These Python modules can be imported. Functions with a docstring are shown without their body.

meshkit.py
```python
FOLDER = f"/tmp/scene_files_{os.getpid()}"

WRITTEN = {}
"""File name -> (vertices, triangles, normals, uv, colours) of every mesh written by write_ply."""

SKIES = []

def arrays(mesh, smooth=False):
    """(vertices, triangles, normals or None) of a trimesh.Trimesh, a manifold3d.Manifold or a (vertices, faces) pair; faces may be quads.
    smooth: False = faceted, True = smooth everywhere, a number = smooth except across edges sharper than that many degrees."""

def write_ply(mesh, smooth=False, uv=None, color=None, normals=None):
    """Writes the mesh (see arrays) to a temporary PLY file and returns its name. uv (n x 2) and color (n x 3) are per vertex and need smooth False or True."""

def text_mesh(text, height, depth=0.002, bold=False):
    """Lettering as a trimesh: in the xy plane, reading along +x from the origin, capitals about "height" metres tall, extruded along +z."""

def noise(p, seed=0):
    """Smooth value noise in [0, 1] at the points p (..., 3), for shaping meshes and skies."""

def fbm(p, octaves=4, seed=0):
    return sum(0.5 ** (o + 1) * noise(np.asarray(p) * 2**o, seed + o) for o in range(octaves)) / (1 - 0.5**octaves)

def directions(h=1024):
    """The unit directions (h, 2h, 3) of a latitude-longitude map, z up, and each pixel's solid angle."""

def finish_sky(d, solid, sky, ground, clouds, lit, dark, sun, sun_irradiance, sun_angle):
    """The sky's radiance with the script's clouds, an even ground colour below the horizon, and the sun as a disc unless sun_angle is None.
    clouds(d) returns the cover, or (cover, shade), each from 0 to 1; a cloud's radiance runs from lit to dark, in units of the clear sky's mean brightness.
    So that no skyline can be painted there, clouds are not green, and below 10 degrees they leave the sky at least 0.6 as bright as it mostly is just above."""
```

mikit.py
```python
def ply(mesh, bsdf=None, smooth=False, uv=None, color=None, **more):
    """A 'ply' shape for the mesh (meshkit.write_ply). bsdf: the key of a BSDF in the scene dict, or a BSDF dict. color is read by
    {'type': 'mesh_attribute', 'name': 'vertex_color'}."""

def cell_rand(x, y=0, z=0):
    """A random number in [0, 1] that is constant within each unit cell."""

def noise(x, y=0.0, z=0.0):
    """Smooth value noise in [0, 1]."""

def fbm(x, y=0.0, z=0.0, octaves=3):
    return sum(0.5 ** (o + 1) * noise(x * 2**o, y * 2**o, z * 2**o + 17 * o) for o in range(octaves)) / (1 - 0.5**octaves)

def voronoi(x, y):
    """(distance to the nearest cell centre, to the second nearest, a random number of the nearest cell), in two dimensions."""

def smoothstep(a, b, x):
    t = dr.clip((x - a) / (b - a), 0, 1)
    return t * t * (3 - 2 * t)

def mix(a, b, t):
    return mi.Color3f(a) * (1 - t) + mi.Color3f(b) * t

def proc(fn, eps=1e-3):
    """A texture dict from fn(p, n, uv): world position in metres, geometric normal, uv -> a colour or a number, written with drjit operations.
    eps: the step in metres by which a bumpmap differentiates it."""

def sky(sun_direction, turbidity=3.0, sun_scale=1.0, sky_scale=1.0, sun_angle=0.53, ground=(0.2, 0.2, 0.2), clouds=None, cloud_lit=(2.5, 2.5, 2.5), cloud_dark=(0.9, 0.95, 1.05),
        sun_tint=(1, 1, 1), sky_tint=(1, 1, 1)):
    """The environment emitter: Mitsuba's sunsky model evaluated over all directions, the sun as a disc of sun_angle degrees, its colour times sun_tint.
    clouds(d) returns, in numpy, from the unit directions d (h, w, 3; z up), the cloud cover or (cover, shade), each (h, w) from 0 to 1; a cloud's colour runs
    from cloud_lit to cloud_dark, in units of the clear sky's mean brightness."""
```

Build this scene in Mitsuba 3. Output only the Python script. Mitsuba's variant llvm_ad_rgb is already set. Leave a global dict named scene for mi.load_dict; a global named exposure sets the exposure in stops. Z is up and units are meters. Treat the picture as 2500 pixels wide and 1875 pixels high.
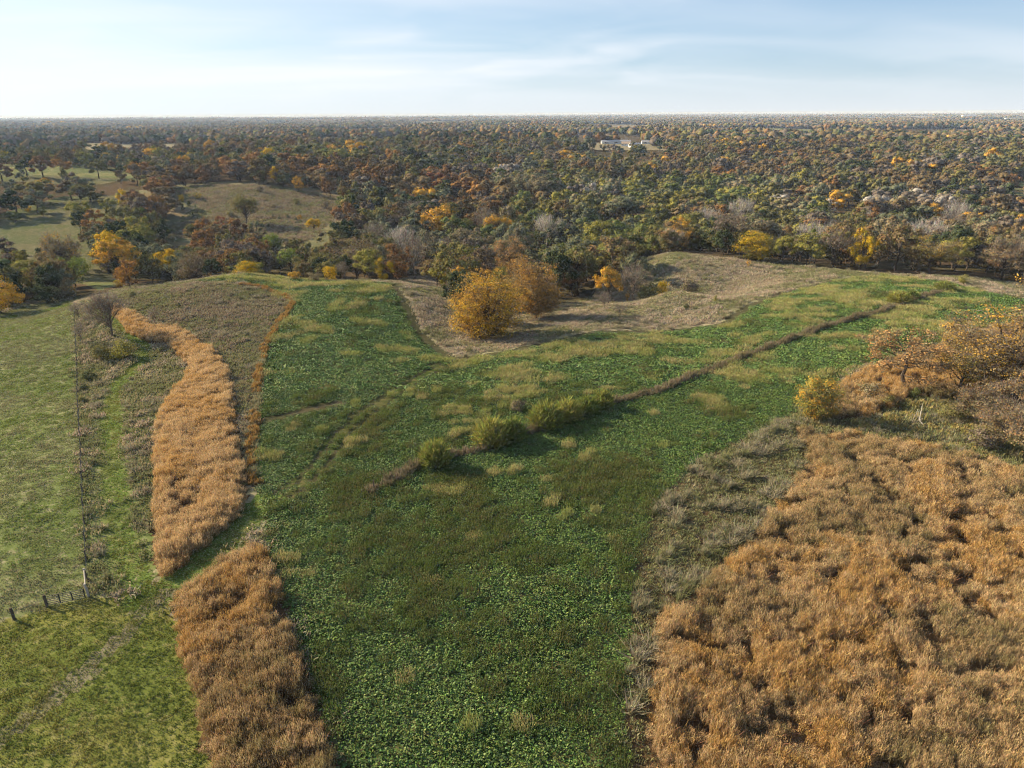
"""Late-October farmland seen from the air: a leafy food plot and stands of tall orange grass on a ridge, autumn woods to the horizon."""
import math
import numpy as np, shapely, trimesh, mitsuba as mi, mikit, meshkit
from shapely.geometry import Polygon, LineString, Point
from shapely.ops import unary_union

T = mi.ScalarTransform4f
scene, labels = {}, {}
# CAM BEGIN
PITCH, ROLL, FOV, CAM_Z = 20.85, 0.337, 71.6, 50.0
# CAM END
P_, R_ = math.radians(PITCH), math.radians(ROLL)
fwd = np.array([0, math.cos(P_), -math.sin(P_)])
up = np.array([0, math.sin(P_), math.cos(P_)]) * math.cos(R_) + np.array([1.0, 0, 0]) * math.sin(R_)
scene['camera'] = {'type': 'perspective', 'fov': FOV, 'near_clip': 0.5, 'far_clip': 40000.0,
                   'to_world': T().look_at(origin=[0, 0, CAM_Z], target=[float(fwd[0]), float(fwd[1]), CAM_Z + float(fwd[2])], up=up.tolist()),
                   'medium': {'type': 'ref', 'id': 'air'}}
exposure = 1.87


def clouds(d):
    """High thin cloud: a broad milky veil, thin streaks and a few brighter banks."""
    z = np.maximum(d[..., 2], 0.02)
    p = np.stack([d[..., 0] / (z + .12), d[..., 1] / (z + .12), z * 0], -1)
    az, el = np.degrees(np.arctan2(d[..., 0], d[..., 1])), np.degrees(np.arcsin(np.clip(d[..., 2], -1, 1)))
    warp = meshkit.fbm(p * .7 + 5, 3, 3)[..., None] * np.array([1.6, .8, 0])
    veil = meshkit.fbm(p * np.array([.55, 1.0, 1]) + warp, 5, 11)
    streak = meshkit.fbm(p * np.array([.9, 3.2, 1]) + 1.5 * warp, 6, 27)
    low = np.exp(-(np.maximum(el, 0) / 2.2) ** 2)
    veil, streak = veil * (1 - low) + .5 * low, streak * (1 - low) + .5 * low
    c = .20 + .5 * np.clip((veil - .3) / .45, 0, 1) + .22 * np.clip((streak - .5) / .3, 0, 1) * np.clip((veil - .3) / .2, 0, 1)
    c += .3 * np.exp(-np.maximum(el, 0) / 6)
    bank = np.exp(-((az + 36) / 11) ** 2 - ((el - 15.5) / 2.6) ** 2) + .9 * np.exp(-((az + 19.5) / 5.5) ** 2 - ((el - 14.3 - .06 * (az + 19)) / 1.0) ** 2) + .55 * np.exp(-((az + 9) / 9) ** 2 - ((el - 11.2 + .12 * (az + 9)) / 1.1) ** 2)
    c = c * (1 - .7 * np.clip((az + 12) / 34, 0, 1) * np.clip(el / 7, 0, 1)) + .2 * np.clip(-az / 30, 0, 1.4) * np.clip(el / 8, 0, 1)
    c += bank * (.15 + 1.3 * np.clip((streak - .40) / .2, 0, 1))
    return np.clip(c, 0, .93)


SUN = (-0.83, 0.40, 0.41)
scene['sky'] = mikit.sky(SUN, turbidity=3, clouds=clouds, sun_scale=3.05, cloud_lit=(3.0, 3.1, 3.25), cloud_dark=(1.0, 1.02, 1.06), sun_tint=(.94, 1.0, 1.10), sky_scale=1.18, sky_tint=(.85, 1.0, 1.16))

# ------------------------------------------------------------------ terrain
# TERRAIN BEGIN
CONTROL = [
    (-60, 40, 0), (0, 40, 0), (60, 40, 0), (-60, 70, .3), (0, 70, 0), (60, 70, .5), (-75, 110, 0), (0, 110, 0), (60, 110, 1), (105, 110, 1.5), (-90, 150, -1.5), (0, 150, .3),
    (120, 160, 2), (200, 160, 2), (-200, 100, -2), (200, 60, 1), (-150, 40, 0), (150, 20, 0), (-150, -60, 0), (150, -60, 0), (0, -60, 0),
    (-55.7,219.0,1.40), (-86.6,225.0,2.50), (-34.5,213.0,1.76), (-65.9,196.0,2.23), (-115.2,200.0,1.28), (-97.7,216.0,2.32), (-133.8,212.0,-3.46), (-145.9,196.0,-4.03), (-161.0,218.0,-5.58), (-167.3,190.0,-3.54),
    (-5.9,172.0,-2.63), (-11.1,153.0,-0.95), (-19.9,178.0,-1.00), (-23.3,200.0,1.00), (6.3,194.0,-4.12), (26.4,213.0,-5.41), (21.2,169.0,-0.33), (11.4,177.0,-1.52),
    (47.8,208.0,-0.27), (67.0,203.0,-0.28), (42.8,184.0,-1.81), (81.5,206.0,0.57), (44, 229, -9), (20, 226, -9), (70, 226, -6), (49.2,252.0,-5.92), (60.5,268.0,0.05), (83.7,258.0,-0.26), (105.2,248.0,-0.91), (123.8,236.0,-0.78), (150.0,228.0,-0.77), (160.3,218.0,-1.57),
    (70, 320, -12), (120, 300, -9), (180, 300, -8), (30, 300, -13), (-20, 265, -12), (-70, 262, -11), (-120, 260, -10), (-180, 260, -11), (0, 340, -14), (-100, 335, -14), (100, 400, -14), (200, 380, -11), (320, 400, -8), (300, 250, 0),
    (-165.6,462.0,-2.49), (-165.2,520.0,2.00), (-142.0,405.0,-11.32), (-181.7,400.0,-11.59), (-120.8,470.0,-5.13), (-235.3,500.0,-0.31), (-265.6,395.0,-9.06), (-282.4,480.0,-3.90), (-389.8,620.0,4.02), (-298.1,430.0,-6.08), (-155.2,264.0,-9.47), (-205.3,345.0,-11.74),
    (-320, 700, 0), (0, 640, -3), (0, 550, -8), (200, 560, -9), (400, 600, -4), (-300, 1000, 5), (0, 1000, 2), (300, 1000, 4), (650, 1000, 4), (-750, 1000, 4), (-600, 500, -3), (600, 450, -3), (-450, 300, -5), (450, 250, 0),
    (-1500, 1500, 4), (0, 1700, 4), (1500, 1500, 4), (-700, -300, 0), (700, -300, 0), (-1200, 300, 0), (1200, 300, 0)]
CONTROL = np.array(CONTROL, float)


def _tps(r2):
    return r2 * np.log(r2 + 1e-9)


def _scaled(x, y):
    # log-stretched distance keeps the far points from flattening the near ones
    r = np.hypot(x, y) + 1e-9
    s = 120 * np.log1p(r / 120) / r
    return x * s, y * s


_cx, _cy = _scaled(CONTROL[:, 0], CONTROL[:, 1])
_n = len(CONTROL)
_A = np.zeros((_n + 3, _n + 3))
_A[:_n, :_n] = _tps(((_cx[:, None] - _cx) ** 2 + (_cy[:, None] - _cy) ** 2) / 1e4) + np.eye(_n) * 3e-4
_A[:_n, _n:] = np.stack([np.ones(_n), _cx / 100, _cy / 100], 1)
_A[_n:, :_n] = _A[:_n, _n:].T
_W = np.linalg.solve(_A, np.concatenate([CONTROL[:, 2], np.zeros(3)]))


def ground_z(x, y):
    x, y = np.asarray(x, float), np.asarray(y, float)
    shape = x.shape
    x, y = x.ravel(), y.ravel()
    out = np.empty(len(x))
    for a in range(0, len(x), 40000):
        sl = slice(a, a + 40000)
        sx, sy = _scaled(x[sl], y[sl])
        k = _tps(((sx[:, None] - _cx) ** 2 + (sy[:, None] - _cy) ** 2) / 1e4)
        out[sl] = k @ _W[:_n] + _W[_n] + _W[_n + 1] * sx / 100 + _W[_n + 2] * sy / 100
    r = np.hypot(x, y)
    far = np.clip((r - 1100) / 700, 0, 1)
    q = np.stack([x, y, x * 0], -1)
    out = out * (1 - far) + far * 3
    out += np.clip((r - 700) / 900, 0, 1) * (meshkit.fbm(q / 620, 4, 5) - .5) * 17
    out += np.clip((r - 4000) / 6000, 0, 1) * (meshkit.fbm(q / 2600, 3, 8) - .42) * 26
    out += np.clip((r - 290) / 150, 0, 1) * (1 - far) * ((meshkit.fbm(q / 150, 3, 6) - .5) * 9 + (meshkit.fbm(q / 380, 2, 12) - .5) * 15)
    out += np.clip(1 - r / 420, 0, 1) * ((meshkit.fbm(q / 13, 3, 2) - .5) * .7 + (meshkit.fbm(q / 45, 2, 4) - .5) * 1.3)
    return out.reshape(shape)
# TERRAIN END


def ground_normal(x, y):
    e = .8
    gx, gy = (ground_z(x + e, y) - ground_z(x - e, y)) / (2 * e), (ground_z(x, y + e) - ground_z(x, y - e)) / (2 * e)
    n = np.stack([-gx, -gy, np.ones_like(gx)], -1)
    return n / np.linalg.norm(n, axis=-1, keepdims=True)


# ------------------------------------------------------------------ the zones of the land, as outlines on the ground
PASTURE = Polygon([(-73.7,56.2), (-55.8,59.3), (-54.1,61.0), (-53.3,61.8), (-50.9,63.7), (-46.6,64.7), (-49.5,69.4), (-57.8,83.5), (-71.2,106.0), (-94.9,146.0), (-112.1,176.3), (-124.9,199.4), (-141.3,224.2), (-149.9,221.2), (-152.6,205.8), (-187.5,198.2), (-229.5,167.3), (-114.7,74.6)])
LAWN = Polygon([(-73.7,56.2), (-55.8,59.3), (-54.1,61.0), (-53.3,61.8), (-50.9,63.7), (-46.6,64.7), (-43.4,65.0), (-40.9,67.3), (-38.8,66.2), (-37.6,64.2), (-36.4,61.9), (-33.7,57.0), (-29.9,51.5), (-27.2,46.8), (-25.3,43.4), (-20.8,34.1), (-52.7,34.5)])
LANE = LineString([(-42.5,67.3), (-47.1,73.0), (-52.6,82.1), (-62.8,100.4), (-75.4,123.6), (-81.1,137.4), (-82.4,148.4), (-84.7,155.8), (-92.3,166.8), (-103.8,177.2), (-113.8,188.8), (-129.2,211.2)]).buffer(1.7)
MOWN_PATH = LineString([(-40.1,64.5), (-37.8,68.1), (-36.3,74.2), (-35.3,80.1), (-34.8,83.1), (-33.8,85.3)]).buffer(2.3)
LEFT_STAND = Polygon([(-110.1,186.0), (-106.1,182.1), (-95.3,168.3), (-87.5,160.8), (-80.9,158.5), (-75.3,151.5), (-68.9,142.4), (-67.0,137.0), (-66.1,128.4), (-63.6,118.2), (-61.7,112.1), (-56.9,101.3), (-46.8,79.9), (-43.8,73.7), (-39.9,67.4), (-38.5,69.7), (-36.9,75.8), (-35.9,81.7), (-36.2,85.4), (-36.9,86.4), (-38.7,92.3), (-41.3,97.4), (-47.5,112.4), (-53.5,127.3), (-59.6,140.3), (-64.7,149.1), (-67.6,153.3), (-72.1,157.2), (-76.9,164.0), (-86.2,170.7), (-87.8,168.3), (-97.1,178.8), (-105.2,185.9)])
LOWER_STAND = Polygon([(-32.5,74.9), (-30.7,74.8), (-28.3,70.5), (-25.2,64.3), (-22.8,59.2), (-19.6,53.5), (-16.7,47.9), (-14.2,42.7), (-11.2,35.7), (-21.1,35.8), (-25.3,43.4), (-27.2,46.8), (-29.9,51.5), (-33.6,57.0), (-36.3,61.9), (-37.3,64.2), (-37.5,66.1), (-35.9,68.3), (-35.8,69.5), (-34.6,72.2)])
RIGHT_STAND = Polygon([(47.1,107.9), (50.2,106.0), (55.5,104.2), (60.3,101.8), (64.6,99.0), (68.8,96.6), (73.8,91.0), (85.5,82.1), (75.4,50.2), (51.1,33.7), (9.1,34.0), (10.7,42.9), (12.8,53.4), (14.8,60.2), (18.7,64.6), (24.3,69.5), (31.5,78.2), (38.3,87.2), (44.4,95.4), (45.6,101.8)])
UPPER_STAND = Polygon([(53.9,116.5), (60.1,123.5), (70.7,133.4), (86.0,141.4), (101.5,152.7), (123.8,165.2), (150.4,158.5), (121.5,124.6), (93.4,120.2), (78.9,117.3), (72.2,118.7), (62.6,110.7), (56.5,109.4), (52.7,111.6)])
FESCUE = Polygon([(51.5,116.7), (40.9,106.9), (27.4,95.7), (20.0,85.3), (16.0,75.3), (12.8,64.0), (10.8,53.4), (9.0,42.9), (7.5,34.0), (9.2,34.0), (10.7,42.9), (12.8,53.4), (14.8,60.2), (18.7,64.6), (24.4,69.5), (31.5,78.2), (38.3,87.2), (44.4,95.4), (45.7,101.8), (47.3,108.9)])
HOLLOW_SCRUB = Polygon([(51.5,116.7), (54.5,110.1), (62.8,111.3), (72.5,119.1), (78.9,117.3), (93.7,120.7), (121.5,124.6), (85.5,82.1), (73.8,91.0), (68.8,96.6), (64.6,99.0), (60.3,101.8), (55.5,104.2), (47.1,107.9)])
PLOT = Polygon([(-94.7,212.4), (-85.1,220.8), (-89.8,293.0), (-54.6,214.4), (-35.4,210.0), (-28.9,189.0), (-23.8,171.5), (-18.6,159.9), (-10.9,149.9), (-0.6,152.3), (10.3,159.4), (21.0,167.6), (46.3,172.9), (53.0,172.1), (64.2,185.8), (80.4,202.9), (99.7,216.6), (115.6,228.7), (126.5,223.8), (134.7,214.9), (137.0,204.9), (143.4,193.7), (162.6,172.5), (126.1,168.6), (104.0,157.0), (87.3,143.7), (70.7,135.4), (61.4,126.5), (51.3,116.2), (40.9,106.9), (27.4,95.7), (20.0,85.3), (16.0,75.3), (12.8,64.0), (10.8,53.4), (9.0,42.9), (7.5,34.0), (-10.4,34.1), (-14.1,43.1), (-16.5,47.9), (-19.7,54.1), (-22.8,59.8), (-25.2,65.0), (-28.2,71.1), (-31.4,77.1), (-34.2,84.7), (-37.4,91.6), (-44.7,115.2), (-52.3,139.5), (-56.0,155.8), (-57.1,168.2), (-58.0,185.7), (-74.3,205.7)])
RUST_EDGE = LineString([(-86.5,205.9), (-73.9,204.7), (-62.7,194.9), (-58.8,186.7), (-57.8,169.2), (-56.6,156.7), (-52.6,139.5), (-46.0,117.4), (-40.6,99.7), (-37.2,90.9)]).buffer(.75)
FENCEROW = LineString([(-20.1,88.3), (-16.2,92.8), (-14.2,96.0), (-8.8,99.6), (-3.5,102.4), (3.4,108.4), (16.2,118.1), (27.6,125.6), (36.6,133.6), (54.2,147.6), (70.9,159.5), (92.6,173.2), (112.0,189.5), (127.0,203.0)]).buffer(.85)
TRACK_C = LineString([(-33.8,85.3), (-30.8,89.3), (-29.3,96.3), (-28.4,108.0), (-26.2,117.0), (-22.8,126.7), (-17.9,138.6), (-12.4,149.0)])
TRACK = unary_union([TRACK_C.parallel_offset(1.15, s).buffer(.38) for s in ('left', 'right')])
EDGE_SHADE_PATH = LineString([(-35.0,207.0), (-28.8,188.6), (-23.7,171.2), (-18.5,159.6), (-12.4,149.4), (-0.6,152.3), (10.3,159.4), (21.1,168.1), (46.4,173.3), (53.1,172.5), (64.3,186.4), (80.7,203.7), (100.1,217.5), (117.2,229.0)]).buffer(1.15)  # path edge; the shade of tall meadow grass is laid here as dark ground
LEFT_SLOPE = Polygon([(-113.0,192.3), (-133.5,250.2), (-95.5,211.0), (-73.2,202.6), (-61.8,191.8), (-59.3,184.9), (-58.3,169.3), (-57.2,156.7), (-53.0,139.5), (-45.8,115.3), (-38.2,91.6), (-40.0,95.9), (-53.5,127.1), (-66.9,153.2), (-86.1,171.0), (-105.2,185.9)])
VERGE = Polygon([(-126.0,200.4), (-94.7,146.0), (-71.2,106.0), (-57.8,83.5), (-49.5,69.4), (-46.6,65.0), (-40.8,67.1), (-43.3,72.9), (-54.8,97.2), (-63.0,116.0), (-65.9,129.7), (-68.1,141.5), (-77.0,152.6), (-87.7,159.5), (-96.4,168.7), (-105.7,180.1), (-116.0,194.0)])
DIRT_ROAD = LineString([(128.7,227.7), (137.4,219.5), (139.5,208.9), (147.9,200.1), (160.8,184.8)]).buffer(1.6)
BARE_STRIP = LineString([(-43.9,112.8), (-38.6,116.8), (-32.3,121.9)]).buffer(1.4)
NEAR_OPEN = Polygon([(-229.5,167.3), (-187.5,198.2), (-154.6,208.7), (-153.9,227.3), (-143.6,228.1), (-135.0,233.5), (-141.5,265.7), (-130.4,288.3), (-85.8,222.9), (-90.1,294.0), (-56.5,222.1), (-46.5,287.8), (-35.7,301.3), (-20.4,204.6), (-13.8,196.6), (-0.7,188.0), (21.2,235.2), (30.0,242.7), (34.2,261.8), (47.2,254.8), (54.7,278.5), (68.4,264.7), (83.2,256.4), (104.3,245.8), (122.7,233.8), (164.7,224.3), (199.4,199.7), (400, -50), (-400, -50)]).buffer(1.5)
HILL_MEADOW = Polygon([(-244.2,513.0), (-226.3,525.4), (-206.7,526.4), (-162.5,511.5), (-127.8,500.1), (-109.8,477.4), (-104.1,437.1), (-106.4,398.5), (-106.3,369.0), (-123.4,377.6), (-140.8,397.1), (-162.0,402.6), (-175.4,397.1), (-180.7,380.2), (-187.6,374.2), (-197.6,408.3), (-196.2,435.4), (-200.1,461.2), (-223.3,481.1)])
SLOPE_PASTURE = Polygon([(-317.3,377.9), (-294.5,416.3), (-288.8,432.7), (-280.8,462.3), (-282.9,481.1), (-261.5,488.6), (-246.5,483.2), (-253.7,466.9), (-249.2,433.1), (-248.3,415.1), (-216.5,356.5), (-192.1,329.5), (-177.5,298.3), (-207.7,337.7), (-228.5,362.0), (-243.7,360.2), (-239.9,333.6), (-262.1,307.0)])
GLADE = Polygon([(-183.9,297.6), (-185.9,313.6), (-170.1,297.2), (-146.8,260.0), (-145.1,245.8), (-167.1,273.2)])
LEFT_FIELD = Polygon([(-560, 600), (-430, 590), (-350, 600), (-300, 612), (-310, 640), (-380, 668), (-470, 690), (-600, 700)])
STUBBLE_FIELD = Polygon([(-780, 1090), (-600, 1070), (-470, 1080), (-500, 1310), (-640, 1350), (-840, 1330)])
RIGHT_FIELD = Polygon([(340, 470), (400, 460), (460, 470), (470, 600), (400, 590), (362, 520)])
RIGHT_GLADE = Polygon([(191.8,447.0), (209.8,470.8), (229.3,480.9), (219.5,451.5), (201.8,432.0), (189.0,427.9)])
FARM_YARD = Polygon([(105, 985), (185, 975), (225, 990), (230, 1090), (150, 1110), (100, 1080)])
FAR_GREEN = Polygon([(470, 1880), (640, 1850), (850, 1900), (760, 2250), (560, 2260)])
FAR_TAN = Polygon([(2500, 5200), (3100, 5100), (3300, 6300), (2600, 6500)])
CLEARINGS = [NEAR_OPEN, HILL_MEADOW, SLOPE_PASTURE, GLADE, LEFT_FIELD, STUBBLE_FIELD, RIGHT_FIELD, RIGHT_GLADE, FARM_YARD, FAR_GREEN, FAR_TAN]
OPEN = unary_union(CLEARINGS)


# ------------------------------------------------------------------ materials
def earth(key, a, b, c, s=.5, rough=1.0):
    """Soil, litter or thin grass: two tones in patches, a third as flecks."""
    a, b, c = (tuple(float(v) for v in k) for k in (a, b, c))

    def fn(p, n, uv):
        big = mikit.fbm(p.x * .11 * s + 3.1, p.y * .11 * s + 7.7, 0.0, 4)
        small = mikit.fbm(p.x * 1.7 * s, p.y * 2.6 * s, 0.0, 3)
        col = mikit.mix(a, b, mikit.smoothstep(.36, .64, big + .5 * (small - .5)))
        return mikit.mix(col, c, mikit.smoothstep(.58, .74, small) * .6) * (.72 + .56 * small)
    scene[key] = {'type': 'twosided', 'bsdf': {'type': 'diffuse', 'reflectance': mikit.proc(fn)}}


earth('pasture_soil', (.115, .148, .052), (.14, .16, .07), (.21, .19, .13), .9)
earth('slope_soil', (.165, .155, .10), (.13, .135, .075), (.20, .175, .135), .8)
earth('lawn_soil', (.105, .13, .033), (.15, .155, .045), (.165, .155, .07), .9)
earth('track_soil', (.19, .17, .115), (.15, .145, .08), (.13, .145, .06), 1.4)
earth('rut_shade_soil', (.035, .038, .02), (.055, .052, .03), (.04, .055, .02), 1.4)  # rut soil, coloured darker to carry the shadow lying in the tracks
earth('lane_soil', (.105, .155, .04), (.135, .16, .055), (.17, .16, .085), 1.2)
earth('stand_soil', (.07, .045, .025), (.10, .065, .035), (.05, .05, .025), 1.0)
earth('meadow_soil', (.24, .21, .145), (.19, .19, .11), (.29, .25, .185), .8)
earth('plot_soil', (.045, .065, .02), (.07, .075, .03), (.10, .085, .045), 1.0)
earth('litter', (.075, .055, .035), (.055, .05, .028), (.10, .075, .045), .5)
earth('edge_shade_soil', (.055, .055, .03), (.075, .065, .04), (.06, .07, .03), 1.0)  # bare edge ground; its dark colour also stands for shade beside meadow grass
earth('rough_soil', (.085, .10, .045), (.115, .11, .062), (.15, .125, .085), .5)
earth('hill_soil', (.165, .135, .085), (.115, .12, .065), (.19, .15, .10), .35)
earth('far_land', (.10, .085, .055), (.17, .145, .095), (.07, .085, .04), .02)
earth('field_green', (.105, .125, .055), (.16, .16, .075), (.17, .15, .09), .2)
earth('field_tan', (.20, .175, .115), (.165, .15, .10), (.16, .165, .10), .15)

VC = {'type': 'mesh_attribute', 'name': 'vertex_color'}
scene['leaf'] = {'type': 'principledthin', 'base_color': VC, 'roughness': .7, 'diff_trans': .5}
scene['blade'] = {'type': 'principledthin', 'base_color': VC, 'roughness': .7, 'diff_trans': .55}
scene['crop_leaf'] = {'type': 'twosided', 'bsdf': {'type': 'principled', 'base_color': VC, 'roughness': .55, 'specular': .08}}
scene['bark'] = {'type': 'twosided', 'bsdf': {'type': 'diffuse', 'reflectance': VC}}
scene['weathered_wood'] = {'type': 'twosided', 'bsdf': {'type': 'diffuse', 'reflectance': mikit.proc(lambda p, n, uv: mikit.mix((.05, .042, .034), (.13, .11, .09), mikit.fbm(p.x * 14, p.y * 14, p.z * 2, 3)))}}
scene['pale_wood'] = {'type': 'twosided', 'bsdf': {'type': 'diffuse', 'reflectance': mikit.proc(lambda p, n, uv: mikit.mix((.24, .22, .19), (.42, .40, .36), mikit.fbm(p.x * 14, p.y * 14, p.z * 2, 3)))}}
scene['galvanised'] = {'type': 'twosided', 'bsdf': {'type': 'principled', 'base_color': {'type': 'rgb', 'value': [.03, .035, .035]}, 'metallic': .2, 'roughness': .5}}
scene['white_siding'] = {'type': 'twosided', 'bsdf': {'type': 'diffuse', 'reflectance': {'type': 'rgb', 'value': [.6, .6, .58]}}}
scene['grey_roof'] = {'type': 'twosided', 'bsdf': {'type': 'diffuse', 'reflectance': {'type': 'rgb', 'value': [.36, .36, .37]}}}
scene['tan_roof'] = {'type': 'twosided', 'bsdf': {'type': 'diffuse', 'reflectance': {'type': 'rgb', 'value': [.35, .27, .2]}}}
scene['dark_pane'] = {'type': 'twosided', 'bsdf': {'type': 'principled', 'base_color': {'type': 'rgb', 'value': [.03, .035, .04]}, 'roughness': .15}}


def numbered(name):
    key, k = name, 0
    while key in labels or key in scene or any(False for _ in ()):
        k += 1
        key = f'{name}_{k:03d}'
    return key


# ------------------------------------------------------------------ the ground: one sheet, cut along the zones
def graded(lo, hi, step, end, grow=1.07):
    a = list(np.arange(lo, hi + 1e-6, step))
    s = step
    while a[-1] < end:
        s *= grow
        a.append(a[-1] + s)
    return a


gx = np.array([-v for v in graded(0, 125, .75, 14000)[:0:-1]] + graded(0, 150, .75, 14000))
gy = np.array([-400, -250, -150, -90, -50, -25, -5, 10] + graded(20, 275, .75, 14000))
GX, GY = np.meshgrid(gx, gy)
GZ = ground_z(GX, GY)
V = np.stack([GX, GY, GZ], -1).reshape(-1, 3)
nx = len(gx)
ii, jj = np.meshgrid(np.arange(len(gy) - 1), np.arange(nx - 1), indexing='ij')
q0 = (ii * nx + jj).ravel()
quads = np.stack([q0, q0 + 1, q0 + nx + 1, q0 + nx], -1)
cx, cy = V[quads][..., 0].mean(1), V[quads][..., 1].mean(1)
wob = np.stack([cx, cy, cx * 0], -1)
wx, wy = cx + (meshkit.fbm(wob / 2.5, 3, 21) - .5) * 1.6, cy + (meshkit.fbm(wob / 2.5, 3, 22) - .5) * 1.6


def inside(poly, x, y):
    shapely.prepare(poly)
    return shapely.contains_xy(poly, x, y)


WORN = LineString([(-38.7,65.9), (-39.9,61.9), (-40.3,57.9), (-40.9,54.7), (-42.1,51.3), (-43.2,48.5), (-44.2,46.2), (-45.2,42.6)]).buffer(.9)
zone = np.full(len(quads), -1)
ZONES = [('worn_path', WORN, 'track_soil'), ('lane', unary_union([LANE, MOWN_PATH]), 'lane_soil'), ('dirt_road', DIRT_ROAD, 'track_soil'), ('wheel_tracks', unary_union([TRACK, BARE_STRIP.intersection(TRACK)]), 'rut_shade_soil'), ('bare_strip', BARE_STRIP, 'edge_shade_soil'), ('field_edge_and_shade', unary_union([FENCEROW, EDGE_SHADE_PATH, RUST_EDGE]), 'edge_shade_soil'),
         ('verge_ground', VERGE.difference(LEFT_STAND), 'pasture_soil'),
         ('slope_ground', LEFT_SLOPE, 'slope_soil'),
         ('stand_ground', unary_union([LEFT_STAND, LOWER_STAND, RIGHT_STAND, UPPER_STAND, FESCUE, HOLLOW_SCRUB]), 'stand_soil'), ('plot_ground', PLOT, 'plot_soil'), ('lawn_ground', LAWN, 'lawn_soil'), ('pasture_ground', PASTURE, 'pasture_soil'),
         ('meadow_ground', NEAR_OPEN, 'meadow_soil'), ('hill_ground', HILL_MEADOW.buffer(14), 'hill_soil'), ('slope_pasture', unary_union([SLOPE_PASTURE.buffer(26), RIGHT_GLADE, LEFT_FIELD.buffer(40).difference(LEFT_FIELD)]), 'rough_soil'), ('green_field', unary_union([LEFT_FIELD, GLADE, FAR_GREEN, RIGHT_FIELD]), 'field_green'), ('stubble_field', unary_union([STUBBLE_FIELD, FAR_TAN, FARM_YARD]), 'field_tan')]
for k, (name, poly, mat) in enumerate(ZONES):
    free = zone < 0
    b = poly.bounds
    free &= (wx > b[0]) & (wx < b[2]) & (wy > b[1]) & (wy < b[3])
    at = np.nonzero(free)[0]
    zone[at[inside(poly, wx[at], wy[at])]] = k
far = np.hypot(cx, cy) > 2600
zone[(zone < 0) & far] = len(ZONES)
zone[zone < 0] = len(ZONES) + 1
NORMALS = None
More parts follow.
